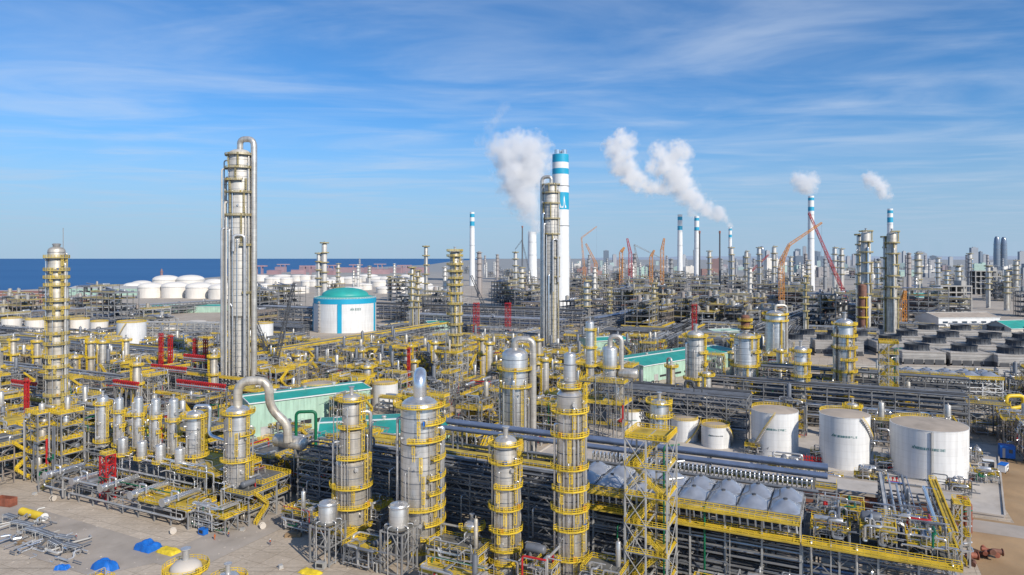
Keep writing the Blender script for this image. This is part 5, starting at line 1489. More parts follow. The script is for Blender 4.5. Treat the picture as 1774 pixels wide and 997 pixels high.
# cooling tower block
fan_pts = [(1588, 598), (1670, 600), (1751, 604), (1542, 583), (1618, 586), (1695, 588), (1764, 591), (1571, 574), (1642, 576), (1715, 578), (1774, 580), (1538, 564), (1608, 564), (1664, 565), (1728, 566), (1790, 568)]
for i, (px, py) in enumerate(fan_pts):
    x, y = gd(px, py + 3, 13)
    cooling_cell('grey cooling tower cell', x, y, rad(-12), 29, 10.5, 8.6, 'cooling tower cells right of the plant')
for i, (px, py) in enumerate(((1378, 585), (1428, 585), (1470, 588), (1398, 577), (1446, 577), (1490, 579))):
    x, y = gd(px, py, 14)
    cooling_cell('smaller cooling tower cell of the inner bank', x, y, rad(-12), 18, 12, 6, 'smaller cooling tower cells of the inner bank')
t = thing('perimeter_wall', 'long pale wall in front of the cooling tower cells', 'wall', (wx(1440, 452), 452, 0), rad(-9))
MB().box((75, 0, 5), (150, .6, 10)).build('panel', 'tower_grey', t)
MB().box((75, 0, 10.2), (150.4, 1.0, .4)).build('coping', 'concrete_pale', t)

# large domed tank
t = thing('domed_tank', 'huge white tank with a cyan rim and a green dome', 'tank', (wx(598, 762), 762, 0), 0, None, 40)
r, h = 34.0, 36.0
MB().lathe([(r, 0), (r, h)], 72, capt=False).build('shell', 'white_paint', t)
MB().lathe([(r + .02, h - 5.2), (r + .12, h - 5.18), (r + .12, h + .2), (r - .5, h + .4)], 72, capb=False, capt=False).build('rim_band', 'cyan_paint', t)
MB().lathe([(r - .4, h + .35), (r * .76, h + 3.0)] + [(max(.03, r * .75 * math.cos(PI / 2 * i / 8)), h + 3.1 + 8.4 * math.sin(PI / 2 * i / 8)) for i in range(9)], 64, capb=False, capt=False).build('dome', 'dome_green', t)
for a in (-86, -168, -10):
    aa = rad(a); MB().box((r * math.cos(aa), r * math.sin(aa), (h - 5.3) / 2), (1.6, 4.4 if a == -86 else 3.0, h - 5.3), aa).build('pilaster', 'cyan_paint', t)
MB().rail([((r - .6) * math.cos(2 * PI * i / 60), (r - .6) * math.sin(2 * PI * i / 60), h + .4) for i in range(61)], .2, 1.4, .2, 4).build('railing', 'white_trim', t)
st = MB()
for k in range(9): st.box((r * 1.02 * math.cos(rad(-128)), r * 1.02 * math.sin(rad(-128)), 3 + k * 3.7), (3, 2.4, .3), rad(-128))
for q in (-1, 1): st.box((r * 1.02 * math.cos(rad(-128)) + q * .8, r * 1.02 * math.sin(rad(-128)) - q * .6, 17), (.35, .35, 34))
st.build('stair', 'cream', t)
em = MB()
def onr(a, z): return ((r + .12) * math.cos(a), (r + .12) * math.sin(a), z)
for s, hh in ((-.0, 2.2), (.035, 3.2), (.07, 2.2)):
    a = rad(-66) + s
    em.beam(onr(a - .022, 24), onr(a, 24 + hh), .06, .45); em.beam(onr(a + .022, 24), onr(a, 24 + hh), .06, .45)
for j in range(4):
    for z in (24.2, 25.3, 26.3): em.box(onr(rad(-58) + j * .055, z), (.06, 1.5, .35), rad(-58) + j * .055)
    em.box(onr(rad(-58) + j * .055, 25.2), (.06, .35, 2.4), rad(-58) + j * .055)
em.build('emblem', 'mark_teal', t)

tank('cream roofed white tank right behind the mint compressor hall', wx(555, 350), 350, 9.5, 15.5, rail='full', marks=False, rw=.16)
tank('smaller tan roofed tank near the yellow rack walkway', wx(667, 372), 372, 7, 12, rail='full', marks=False, rw=.16)
tank('white tank standing alone beyond the red lattice towers', wx(228, 600), 600, 11.7, 24, stair=(-150, -80), marks=False, rail='full', rw=.2)
tank('white tank half hidden by the tallest column', wx(455, 640), 640, 9.5, 19, marks=False, rail='full', rw=.2)
t = thing('small_tank', 'bright blue small tank beside the lone white tank', 'tank', (wx(250, 590), 590, 0), 0)
MB().lathe([(2.2, 0), (2.2, 9), (1.4, 10.4), (.02, 10.8)], 18, capt=False).build('shell', 'tarp_blue', t); MB().cyl((0, 0, 10.6), (0, 0, 11.8), .4, 8).build('nozzle', 'steel', t)

# long racks along the plant grid
rack('long pipe rack with a yellow walkway running back from the tallest column', -214, 386, TH + PI / 2, 342, 15, [5, 9.5, 14], 9, 8, DK, walk=[(14.1, 11, 15, True), (14.1, 0, 1.5, True)], seed=90, rw=.18, rr=(.25, .6))
rack('very long blue grey pipe rack receding beside the banded chimney', 98, 705, TH + PI / 2 - .1, 620, 30, [7, 12, 17], 12, 9, ('pipe_blue', 'pipe_grey', 'pipe_metal'), seed=91, rr=(.4, .9), cw=.7)
rack('second long grey pipe rack receding toward the concrete frame', 250, 640, TH + PI / 2 - .1, 420, 22, [6, 11, 15], 12, 8, DK, seed=92, rr=(.4, .8), cw=.6)
rack('dark long pipe rack crossing before the tank farm', -600, 790, TH + PI / 2 - .1, 420, 16, [6, 11, 15], 12, 7, DK, seed=93, rr=(.4, .8), cw=.6)
rack('grey pipe rack crossing behind the huge domed tank', -190, 905, TH, 300, 24, [6, 11, 16, 20], 12, 8, ('pipe_blue', 'pipe_grey', 'steel_dark'), seed=94, rr=(.4, .9), cw=.6)
rack('grey pipe rack between the domed tank and the ringed column', -120, 780, TH, 190, 20, [6, 11, 16], 12, 8, ('pipe_blue', 'pipe_grey', 'pipe_metal'), seed=95, rr=(.4, .9), cw=.6)
rack('grey pipe rack left of the huge domed tank', -300, 800, TH, 130, 22, [6, 12, 18, 23], 12, 8, DK, seed=96, rr=(.4, .9), cw=.6)
rack('pipe rack with an olive walkway left of the tallest column', -238, 418, TH, 104, 14, [5, 9, 13.5], 8.5, 8, DK, seed=97, walk=[(13.6, -1.6, .1, True)], rw=.16, rr=(.2, .5))
rack('pipe rack behind the exchanger frames on the sea side', -360, 440, TH, 150, 16, [5, 9, 13], 9, 8, DK, seed=98, walk=[(13.1, 0, 2, True)], rw=.16, rr=(.2, .5))
rack('tall open grey frame rack before the row of white tanks', -360, 640, TH * .2, 90, 12, [6, 11, 16, 20], 8, 5, ('pipe_metal', 'steel_light'), seed=103, steel='steel_light', rr=(.2, .5), cw=.6)
rack('pipe rack passing in front of the lone white tank', -420, 560, TH, 190, 16, [6, 11, 15], 10, 8, DK, seed=99, walk=[(15.1, 12, 16, True)], rw=.2, rr=(.3, .6))
rack('dark pipe rack behind the arched pipe vessel', 40, 318, TH, 66, 17, [6, 11, 16, 20], 8, 9, DK, seed=100, truss=True, rr=(.25, .7))
rack('dark pipe rack behind the short tanks', 88, 345, TH, 120, 20, [6, 11, 16, 20], 9, 9, DK, seed=101, rr=(.25, .7))
rack('dark pipe rack under the ringed columns', 130, 372, TH, 100, 18, [6, 11, 16, 21], 9, 9, DK, seed=102, rr=(.25, .7), walk=[(21.1, 14, 18, True)], rw=.14)
# red things
def red_frame(label, px, Y, s, z0, h):
    t = thing('lattice_tower', label, 'lattice tower', (wx(px, Y), Y, z0), TH)
    m = MB(); lattice(m, (0, 0, 0), (0, 0, h), s, s, max(4, int(h / 3)), .34); m.build('lattice', 'red_paint', t)
    m = MB(); m.box((0, 0, h + .2), (s + 1.4, s + 1.4, .3)); m.rail([(-s / 2, -s / 2, h + .3), (s / 2, -s / 2, h + .3), (s / 2, s / 2, h + .3)], .2); m.build('top_platform', 'red_paint', t)
    MB().box((0, 0, -z0 / 2 if z0 else .2), (1.2, 1.2, max(z0, .4))).build('footing', 'steel', t)
for px, Y, s, h, lab in ((279, 435, 1.7, 31, 'leftmost of four red lattice towers left of the tallest column'), (295, 435, 1.8, 30, 'second red lattice tower left of the tallest column'), (338, 432, 1.7, 28, 'third red lattice tower left of the tallest column'), (356, 432, 1.7, 28, 'red lattice tower nearest the tallest column'), (825, 690, 4.4, 34, 'broad red lattice tower right of the yellow ringed column'), (880, 690, 4.4, 34, 'broad red lattice tower left of the second tallest column'), (708, 420, 1.2, 24, 'thin red mast near the yellow ringed column'), (1203, 520, 3, 44, 'red topped lattice mast behind the knotted column'), (46, 300, 1.2, 26, 'thin red mast left of the weathered sea side column')):
    red_frame(lab, px, Y, s, 0, h)
def red_row(label, px, py, z, n, L, rz):
    x, y = gd(px, py, z)
    t = thing('valve_manifold', label, 'valve manifold', (x, y, z), rz)
    MB().tube([(0, 0, .8), (L, 0, .8)], .5, 8).build('header', 'pipe_metal', t)
    v = MB().cyl((0, 0, 0), (0, 0, 2.6), .34, 8).cyl((0, -.5, 2.6), (0, .5, 2.6), .7, 10).mesh('valve', 'red_paint')
    for i in range(n): put('valve', v, t, (L * (i + .5) / n, 0, 0))
    q = MB().box((L / 2, 0, -.2), (L, 1.4, .3))
    for k in range(5):
        q.box((L * (k + .5) / 5, 0, -z / 2 - .1), (.4, .4, z - .2))
        q.beam((L * (k + .5) / 5, 0, -z * .5), (L * min(1, (k + 1) / 5), 0, -.3), .2)
    q.build('support_frame', 'steel', t)
red_row('long row of red valves below the tallest column', 306, 668, 17, 22, 34, TH)
red_row('row of red valves before the four red lattice towers', 262, 640, 15, 18, 30, TH)
red_row('upper row of red valves left of the tallest column', 318, 622, 18, 14, 24, TH)
red_row('row of red valves beside the sea side column', 20, 668, 14, 14, 22, TH)
red_row('row of red valves behind the slim reactors', 196, 668, 15, 12, 20, TH)
red_row('row of red valves at the foot of the second tallest column', 942, 588, 9, 16, 40, rad(-6))
red_row('short row of red valves right of the second tallest column', 1000, 590, 9, 10, 22, rad(-6))

# ================================================================== FAR: CHIMNEYS, CRANES, TANK FARM, CITY
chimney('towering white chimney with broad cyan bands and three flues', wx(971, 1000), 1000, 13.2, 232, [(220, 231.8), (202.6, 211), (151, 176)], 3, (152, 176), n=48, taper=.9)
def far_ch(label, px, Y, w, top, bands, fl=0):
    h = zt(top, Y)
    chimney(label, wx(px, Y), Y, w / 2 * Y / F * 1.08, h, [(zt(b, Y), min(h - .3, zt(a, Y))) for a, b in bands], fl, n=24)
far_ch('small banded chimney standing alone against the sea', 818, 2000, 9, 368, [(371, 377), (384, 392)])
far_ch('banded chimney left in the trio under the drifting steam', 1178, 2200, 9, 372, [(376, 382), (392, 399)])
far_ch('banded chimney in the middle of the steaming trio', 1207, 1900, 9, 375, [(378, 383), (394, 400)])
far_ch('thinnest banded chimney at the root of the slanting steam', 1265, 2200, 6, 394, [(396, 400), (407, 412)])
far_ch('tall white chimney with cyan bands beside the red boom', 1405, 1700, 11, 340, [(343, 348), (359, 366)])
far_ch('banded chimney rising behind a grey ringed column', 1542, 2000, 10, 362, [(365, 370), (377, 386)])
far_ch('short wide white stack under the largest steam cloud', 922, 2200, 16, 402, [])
for px, top, Y, w, lab in ((1212, 405, 1500, 4, 'thin dark flare stack right of the middle banded chimney'), (1247, 405, 1500, 4, 'thin dark flare stack left of the slanting steam'), (905, 395, 2100, 3.5, 'thin lattice like flare stack in the largest steam cloud')):
    t = thing('flare_stack', lab, 'flare stack', (wx(px, Y), Y, 0), 0); h = zt(top, Y); r = w / 2 * Y / F * .8
    MB().lathe([(r * 1.3, 0), (r, h * .3), (r * .8, h)], 12).build('shaft', 'steel_dark', t); MB().lathe([(r, h), (r * 1.2, h + 4), (r, h + 6)], 12).build('tip', 'rust_red', t)

crane('black boom crane leaning beside the tallest column', wx(475, 470), 470, 4, (-30, 20, 58), 'steel_dark', 3.0)
crane('black boom crane leaning the other way near the tallest column', wx(472, 440), 440, 4, (6, 25, 63), 'steel_dark', 2.6)
crane('dark crane with a boom slanting toward the red towers', wx(852, 780), 780, 4, (-24, 10, 60), 'steel_dark', 4)
crane('grey crane with a hooked jib beside the second tallest column', wx(930, 1200), 1200, 4, (-26, 20, 112), 'steel_dark', 3.2, (-38, 20, 96))
crane('orange tower crane with a red jib left of the tall white chimney', wx(1354, 900), 900, 4, (14, 10, 98), 'orange_paint', 4.5, (62, 20, 128), mast=76)
crane('purple red crane boom rising to the tall white chimney', wx(1470, 1150), 1150, 4, (-58, 20, 158), 'red_paint', 5.0)
for px, Y, m_, tip, jib, c, lab in ((1012, 1500, 60, (-6, 0, 125), (28, 5, 150), 'orange_paint', 'orange tower crane right of the banded chimney'), (1032, 1400, 70, (-20, 0, 110), None, 'orange_paint', 'leaning orange tower crane among brown frames'), (1076, 1250, 92, (6, 0, 100), None, 'orange_paint', 'stout orange lattice mast among the brown frames'), (1092, 1300, 90, (-6, 0, 118), None, 'red_paint', 'dark red lattice mast among the brown frames'), (1128, 1350, 84, (6, 0, 96), None, 'orange_paint', 'broad brown orange lattice mast in the far plant'), (1147, 1300, 96, (4, 0, 118), None, 'orange_paint', 'slim yellow orange lattice mast in the far plant'), (1105, 1900, 70, (-10, 0, 118), (66, 0, 80), 'steel', 'grey tower crane with a long downward jib'), (1565, 760, 34, (2, 0, 44), None, 'orange_paint', 'orange lattice mast right of the grey ringed column'), (1300, 1500, 50, (40, 0, 88), None, 'red_paint', 'far red crane left of the orange tower crane')):
    crane(lab, wx(px, Y), Y, 4, tip, c, 5.0 if m_ > 60 else 4, jib, mast=m_)

# tall far columns placed from the skyline
FC = [(552, 440, 1000, 8), (562, 422, 1000, 11), (738, 428, 1000, 8), (714, 465, 720, 9), (724, 470, 740, 8), (586, 458, 1500, 7), (1489, 408, 720, 11), (1500, 402, 700, 19), (1545, 403, 650, 20), (1532, 412, 655, 5), (1267, 430, 1400, 9), (1293, 436, 1450, 8), (1315, 430, 1500, 9), (1341, 428, 1500, 9), (1229, 436, 1500, 8), (1446, 430, 1500, 9), (1458, 432, 1520, 8), (1590, 440, 1300, 13), (1016, 488, 800, 12), (1056, 500, 760, 5), (1133, 492, 740, 9), (893, 438, 1300, 8), (904, 465, 1200, 10), (1395, 480, 620, 6), (1660, 462, 1250, 12), (1712, 462, 1100, 8), (1744, 470, 1050, 10), (1640, 470, 1200, 9), (12, 585, 520, 14), (675, 480, 1300, 7), (690, 478, 1350, 7), (640, 462, 2000, 6), (770, 465, 1900, 6), (1520, 455, 1250, 8), (1400, 452, 1600, 8), (1370, 446, 1700, 8), (1625, 448, 1600, 9), (1680, 440, 1700, 9), (1760, 452, 1500, 10)]
for i, (px, top, Y, w) in enumerate(FC):
    h = zt(top, Y); r = w / 2 * Y / F * .82
    near = Y < 800
    lab = 'grey ringed column in the far plant' if Y > 800 else 'pale ringed column behind the racks'
    column('distillation_column', lab, wx(px, Y), Y, [(h - r * .5, r)], [h * (.3 + .7 * k / (7 if near else 5)) for k in range(1, (7 if near else 5) + 1)], rw=.3 if near else .5, top='stub', seed=200 + i, pw=2.2 if near else 2.6, n=16, clad=['cladding_warm', 'cladding_pale', 'cladding_old'][i % 3], marks=False, ladders=near, railm='faded_yellow', pipes=[(rad(RND.uniform(-180, 0)), r * .2, h * .85, 2)], group='ringed columns of the far plant' if Y > 800 else 'pale ringed columns behind the racks')
column('distillation_column', 'slim silver column in the reddish cage beside the grey ringed column', wx(1494, 690), 690, [(52, 4)], [20, 30, 40], rw=.3, seed=260, n=16, clad='pipe_rust')

hm = MB()
R = random.Random(12); n = 90
for i in range(n + 1):
    px = 1010 + 1600 * i / n; Y_ = 42000
    hh = max(2, zt(447.2 - 4.5 * min(1, i / 12) * (.55 + .6 * abs(noise.noise((i * .13, 3, 0))) + .25 * noise.noise((i * .5, 9, 0))), Y_))
    hm.v += [(wx(px, Y_), Y_, 0), (wx(px, Y_), Y_ + 1500, hh)]
for i in range(n): hm.face([2 * i, 2 * i + 2, 2 * i + 3, 2 * i + 1], True)
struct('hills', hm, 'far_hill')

# tank farm and shore
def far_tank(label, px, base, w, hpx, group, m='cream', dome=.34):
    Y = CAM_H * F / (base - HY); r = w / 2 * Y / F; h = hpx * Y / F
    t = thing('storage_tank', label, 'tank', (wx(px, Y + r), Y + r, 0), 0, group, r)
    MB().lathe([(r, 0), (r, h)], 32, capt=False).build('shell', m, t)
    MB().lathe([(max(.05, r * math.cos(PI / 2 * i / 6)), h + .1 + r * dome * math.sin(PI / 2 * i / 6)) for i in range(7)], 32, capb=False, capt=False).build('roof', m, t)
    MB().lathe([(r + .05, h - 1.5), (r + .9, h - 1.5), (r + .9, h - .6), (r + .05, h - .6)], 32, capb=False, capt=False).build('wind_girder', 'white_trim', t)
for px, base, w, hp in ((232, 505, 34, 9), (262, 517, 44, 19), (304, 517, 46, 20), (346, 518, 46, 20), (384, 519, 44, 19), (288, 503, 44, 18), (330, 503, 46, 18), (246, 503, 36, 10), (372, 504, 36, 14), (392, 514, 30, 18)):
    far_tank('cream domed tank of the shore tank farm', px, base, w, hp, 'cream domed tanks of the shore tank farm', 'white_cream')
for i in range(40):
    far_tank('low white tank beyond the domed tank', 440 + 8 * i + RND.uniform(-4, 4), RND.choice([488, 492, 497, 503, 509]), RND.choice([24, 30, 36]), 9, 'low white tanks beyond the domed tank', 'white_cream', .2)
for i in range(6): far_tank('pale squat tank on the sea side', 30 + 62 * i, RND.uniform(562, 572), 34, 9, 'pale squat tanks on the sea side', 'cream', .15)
for i in range(20):
    Y = RND.uniform(3300, 4600); x = wx(448 + 14 * i, Y)
    if i % 3: hall('red port shed on the shoreline', x, Y, RND.uniform(-.3, .3), RND.uniform(50, 110), 40, RND.uniform(18, 30), 3, 'port_red', 'port_red', 'warehouse', door=False, trim=None, group='red port sheds on the shoreline', foot=False)
    else:
        t = thing('gantry_crane', 'red harbour gantry crane on the shoreline', 'gantry crane', (x, Y, 0), 0, 'red harbour gantry cranes on the shoreline')
        m = MB()
        for a in (-14, 14):
            for b in (0, 20): m.box((a, b, 20), (4, 4, 40))
        m.build('leg_frame', 'port_red', t); MB().box((0, 10, 42), (80, 8, 6)).build('boom', 'port_red', t)
hall('long pale green shed by the sea', wx(120, 1480), 1480, rad(-2), 150, 40, 15, 4, 'mint_wall', 'tower_grey', 'warehouse', wins=10)
hall('long brick red shed at the left shore', wx(-40, 1200), 1200, rad(3), 130, 40, 18, 4, 'brick_red', 'brick_red', 'warehouse', wins=6)
hall('flat green roofed shed in front of the tank farm', wx(250, 1000), 1000, rad(6), 110, 30, 9, 2, 'mint_wall', 'teal_roof', 'warehouse')
for i, (px, Y_, r, h) in enumerate(((62, 700, 9, 17), (100, 690, 9, 17), (138, 705, 9, 17), (172, 690, 8, 16), (20, 715, 9, 17), (292, 690, 7, 13))):
    tank('squat white tank', wx(px, Y_), Y_, r, h, marks=False, rail='full', rw=.2, wall='white_cream', group='white tanks of the row behind the lone white tank')
hall('teal roofed shed beyond the stair tower columns', wx(1478, 1300), 1300, rad(20), 60, 30, 14, 3, 'mint_wall', 'teal_roof', 'warehouse')
hall('dark teal shed left of the concrete frame', wx(1588, 980), 980, rad(10), 44, 36, 24, 5, 'steel_dark', 'dome_green', 'warehouse')
hall('teal roofed gable at the edge of the cooling towers', wx(1752, 640), 640, rad(14), 50, 30, 14, 6, 'cream', 'teal_roof', 'building')
hall('flat tan roofed white block behind the cooling towers', wx(1626, 760), 760, rad(4), 72, 40, 14, 4, 'white_plain', 'tan_roof', 'building', wins=6)
hall('pale green strip shed on the far plain', wx(1560, 3000), 3000, rad(4), 150, 60, 22, 6, 'mint_wall', 'mint_wall', 'warehouse')
def cframe(label, px, Y, L, W, lv, nb):
    t = thing('concrete_building', label, 'building frame', (wx(px, Y), Y, 0), rad(4), None, L * .5)
    f = MB()
    for i in range(nb + 1):
        for j in range(3): f.box((L * i / nb, W * j / 2, lv[-1] / 2), (1.6, 1.6, lv[-1]))
    f.build('frame', 'concrete_frame', t)
    for z in lv: MB().box((L / 2, W / 2, z), (L + 2, W + 2, 1.6)).build('floor_slab', 'concrete_frame', t)
    MB().box((L * .8, W * .5, lv[-1] / 2 + 4), (L * .14, W * .7, lv[-1] + 8)).build('lift_shaft', 'concrete_frame', t)
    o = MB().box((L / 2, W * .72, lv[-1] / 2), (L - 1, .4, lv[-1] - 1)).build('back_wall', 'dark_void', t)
cframe('bare concrete building frame with four open floors', 1630, 980, 46, 22, [11, 21, 31, 40], 4)
cframe('far bare concrete frame near the city', 1690, 1500, 60, 24, [14, 27, 40, 52], 5)
# city on the skyline
R = random.Random(5)
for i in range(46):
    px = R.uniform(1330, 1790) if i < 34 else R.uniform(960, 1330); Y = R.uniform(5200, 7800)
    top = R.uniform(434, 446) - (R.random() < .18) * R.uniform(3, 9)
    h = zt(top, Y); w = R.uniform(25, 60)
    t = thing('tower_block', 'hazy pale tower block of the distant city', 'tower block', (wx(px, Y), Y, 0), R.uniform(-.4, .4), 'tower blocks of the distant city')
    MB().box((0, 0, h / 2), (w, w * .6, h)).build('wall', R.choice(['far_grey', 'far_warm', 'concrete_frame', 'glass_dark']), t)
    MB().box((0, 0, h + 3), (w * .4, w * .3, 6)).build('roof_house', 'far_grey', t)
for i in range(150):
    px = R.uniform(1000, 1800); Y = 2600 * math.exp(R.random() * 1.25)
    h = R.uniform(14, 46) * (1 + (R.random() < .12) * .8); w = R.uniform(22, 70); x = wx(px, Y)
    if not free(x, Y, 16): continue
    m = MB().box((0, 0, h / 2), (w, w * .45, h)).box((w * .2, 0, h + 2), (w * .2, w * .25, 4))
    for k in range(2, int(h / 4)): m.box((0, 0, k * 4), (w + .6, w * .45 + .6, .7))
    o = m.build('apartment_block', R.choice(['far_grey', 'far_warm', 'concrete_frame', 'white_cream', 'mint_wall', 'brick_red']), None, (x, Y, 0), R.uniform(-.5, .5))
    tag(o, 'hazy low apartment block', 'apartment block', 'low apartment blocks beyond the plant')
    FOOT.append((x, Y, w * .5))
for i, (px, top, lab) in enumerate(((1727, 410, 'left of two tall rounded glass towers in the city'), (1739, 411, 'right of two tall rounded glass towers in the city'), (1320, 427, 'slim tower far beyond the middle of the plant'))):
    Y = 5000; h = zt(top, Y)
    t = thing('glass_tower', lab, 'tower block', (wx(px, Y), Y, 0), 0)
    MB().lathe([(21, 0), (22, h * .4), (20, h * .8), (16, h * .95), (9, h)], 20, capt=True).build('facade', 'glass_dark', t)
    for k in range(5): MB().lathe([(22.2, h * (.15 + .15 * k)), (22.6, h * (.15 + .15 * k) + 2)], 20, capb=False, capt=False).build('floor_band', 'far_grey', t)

# ================================================================== FILL: plant units on the grid
def blocked(x, y):
    a, b = to_ab(x, y)
    px = CX + x * F / y
    if px > 1360 and 400 < y < 640: return True           # cooling tower block
    if -114 < a < 62 and 186 < b < 320: return True
    if 530 < px < 665 and y > 560: return True             # keep the domed tank clear
    if 1085 < px < 1345 and 360 < y < 450: return True     # teal roofed hall
    if 200 < px < 262 and 480 < y < 640: return True
    if 262 < px < 370 and 365 < y < 432: return True
    if 425 < px < 800 and 225 < y < 310: return True       # mint halls
    if b < 190 and a > -158: return True
    if a < -150 and b < 139: return True                 # bare yard
    if -118 < a < 62 and 250 < b < 330: return True       # tank yard
    if a > 31 and b < 330: return True                    # brown field
    if -420 < a < -60 and 206 < b < 226: return True
    return False

POOL = []
R = random.Random(21)
UL = ['yellow railed process unit', 'grey process unit with silver drums', 'crowded pipework unit', 'open steel unit with vessels', 'low process unit with yellow decks']
def make_pool():
    for k in range(12):
        L, W = R.choice([(16, 12), (20, 14), (14, 14), (24, 12), (12, 10)])
        lv = R.choice([[5, 10], [5, 10, 15], [6, 12], [4.5, 9, 14], [6, 12, 18], [5]])
        o = unit(UL[k % 5], 0, 0, 0, L, W, lv, 6.2, seed=300 + k, rw=.14, pipes=15, foot=False, steel=['steel', 'steel_light', 'steel', 'steel_warm'][k % 4], deckp=.9)
        POOL.append([o, L, W, False])
make_pool()
VP = []
for k in range(6):
    h = R.uniform(14, 27); r = R.uniform(1.4, 2.6)
    o = column('process_vessel', ['slim silver vessel with yellow rings', 'stubby silver vessel with yellow rings', 'tall plain silver vessel'][k % 3], 0, 0, [(h, r)], [h * .96] if k % 2 else [h * .6, h * .97], rw=.16, top='stub' if k % 2 else ('goose', r * .3, rad(-20 + 30 * k), 2.5, 2), seed=400 + k, pw=1.7, n=18, marks=False, pipes=[(rad(-150 + 40 * k), .3, h * .8, 1)], foot=False, cat='vessel', clad=['cladding_old', 'cladding_warm'][k % 2], group='slim process vessels standing between the units')
    VP.append([o, r, False])
RP = []
for k in range(4):
    L, W = (36, 44, 52, 40)[k], (9, 11, 10, 12)[k]
    RP.append([rack(['short grey pipe rack among the units', 'short dark pipe rack among the units', 'short olive railed pipe rack among the units', 'short pale pipe rack among the units'][k], 0, 0, 0, L, W, [[4.5, 8.5], [5, 9, 13], [5, 9.5], [4, 8, 12]][k], 8.5, 6, DK if k % 2 else ('pipe_metal', 'bright_metal', 'pipe_grey'), steel=['steel', 'steel_dark', 'steel', 'steel_light'][k], walk=[([8.6, 13.1, 9.6, 12.1][k], 0, 1.6, True)] if k in (0, 2) else None, seed=800 + k, rw=.17, rr=(.15, .45), foot=False), L, W, False])
def place(entry, x, y, rz, foot):
    if not entry[-1]:
        entry[0].location = (x, y, 0); entry[0].rotation_euler = (0, 0, rz); entry[-1] = True
        FOOT.append((x, y, foot)); return entry[0]
    return dup(entry[0], (x, y, 0), rz, foot)
nv = nu = nr = 0
cells = []
for ia in range(-80, 80):
    for ib in range(10, 90):
        a, b = ia * 11.5 + R.uniform(-3, 3), ib * 11.5 + R.uniform(-3, 3)
        x, y = ab(a, b)
        if y < 205 or y > 760: continue
        px = CX + x * F / y
        if px < -70 or px > 1850: continue
        cells.append((y, x, a, b))
cells.sort()
for y, x, a, b in cells:
    if blocked(x, y): continue
    q = R.random(); px = CX + x * F / y
    if q < .58 and nu < 240:
        e = R.choice(POOL); L, W = e[1], e[2]
        if free(x, y, min(L, W) * .44 + .6):
            rz = TH + R.choice([0, PI / 2, PI])
            c, s = math.cos(rz), math.sin(rz)
            place(e, x - (L / 2) * c + (W / 2) * s, y - (L / 2) * s - (W / 2) * c, rz, 0)
            FOOT.append((x, y, max(L, W) * .41)); nu += 1
    elif q < .85:
        e = R.choice(RP)
        L, W = e[1], e[2]
        rz = TH + R.choice([0, PI / 2]); c, s = math.cos(rz), math.sin(rz)
        ends = [(x + c * L * f, y + s * L * f) for f in (-.4, -.2, 0, .2, .4)]
        if nr < 120 and all(free(ex, ey, 5) and not blocked(ex, ey) for ex, ey in ends):
            place(e, x - L / 2 * c + W / 2 * s, y - L / 2 * s - W / 2 * c, rz, 0); nr += 1
            for ex, ey in ends: FOOT.append((ex, ey, 6.5))
    elif nv < 42 and y < 560 and px < 1480:
        e = R.choice(VP)
        if free(x, y, e[1] + 1.5): place(e, x, y, R.uniform(-.5, .5), e[1] + 2.2); nv += 1

# far plant beyond 720 m: frames, stacks, sheds
FP = []
def far_unit(k):
    R = random.Random(500 + k)
    t = thing('process_block', ['grey steel block of the far plant', 'brown steel block of the far plant', 'dark steel block of the far plant', 'pale steel block of the far plant'][k % 4], 'plant block')
    L, W = R.uniform(24, 46), R.uniform(18, 30); lv = [6 + 7 * i for i in range(R.choice([2, 3, 4, 5, 6, 7]))]; H = lv[-1]
    m = ['steel', 'steel_warm', 'steel_dark', 'steel_light'][k % 4]
    f = MB(); nx = max(3, int(L / 9))
    for i in range(nx + 1):
        for j in range(3): f.box((L * i / nx, W * j / 2, H / 2), (.7, .7, H * R.uniform(.9, 1.15)))
    for z in lv:
        for j in range(3): f.beam((0, W * j / 2, z), (L, W * j / 2, z), .7, .9)
        for i in range(nx + 1): f.beam((L * i / nx, 0, z), (L * i / nx, W, z), .6, .8)
    f.build('steel_frame', m, t)
    for z in lv:
        if R.random() < .8: MB().box((L * .5, W * .5, z + .6), (L * R.uniform(.6, 1), W, .3)).build('deck', R.choice(['grating', 'steel_dark', 'yellow_deck', 'far_grey']), t)
        for _ in range(3):
            u, v = L * R.uniform(.1, .85), W * R.uniform(.1, .8); r = R.uniform(1.2, 2.8)
            if R.random() < .5: MB().lathe([(r, 0), (r, 6), (.3, 7)], 12, (u, v, z + .8), capt=False).build('vessel', R.choice(['cladding_old', 'far_grey', 'cladding_warm', 'far_warm']), t)
            else: MB().drum((u, v, z + 2.4), (min(L, u + 9), v, z + 2.4), 1.5, 10).build('drum', R.choice(['cladding', 'pipe_grey', 'pipe_metal']), t)
    for _ in range(5):
        z = R.choice(lv) + 2; v = W * R.random()
        MB().tube(bend([(-6, v, z), (L * R.random() + 2, v, z), (L * R.random() + 2, v, z + R.uniform(-5, 7))], 2), R.uniform(.4, .8), 7).build('pipe', R.choice(['pipe_grey', 'pipe_metal', 'pipe_blue', 'pipe_rust']), t)
    for z in lv[-2:]:
        MB().rail([(0, 0, z + .7), (L, 0, z + .7)], .4, 1.6, .3, 4).build('railing', 'faded_yellow' if R.random() < .6 else m, t)
    return [t, L, W, False]
FP = [far_unit(k) for k in range(10)]
R = random.Random(33)
n = 0; tries = 0
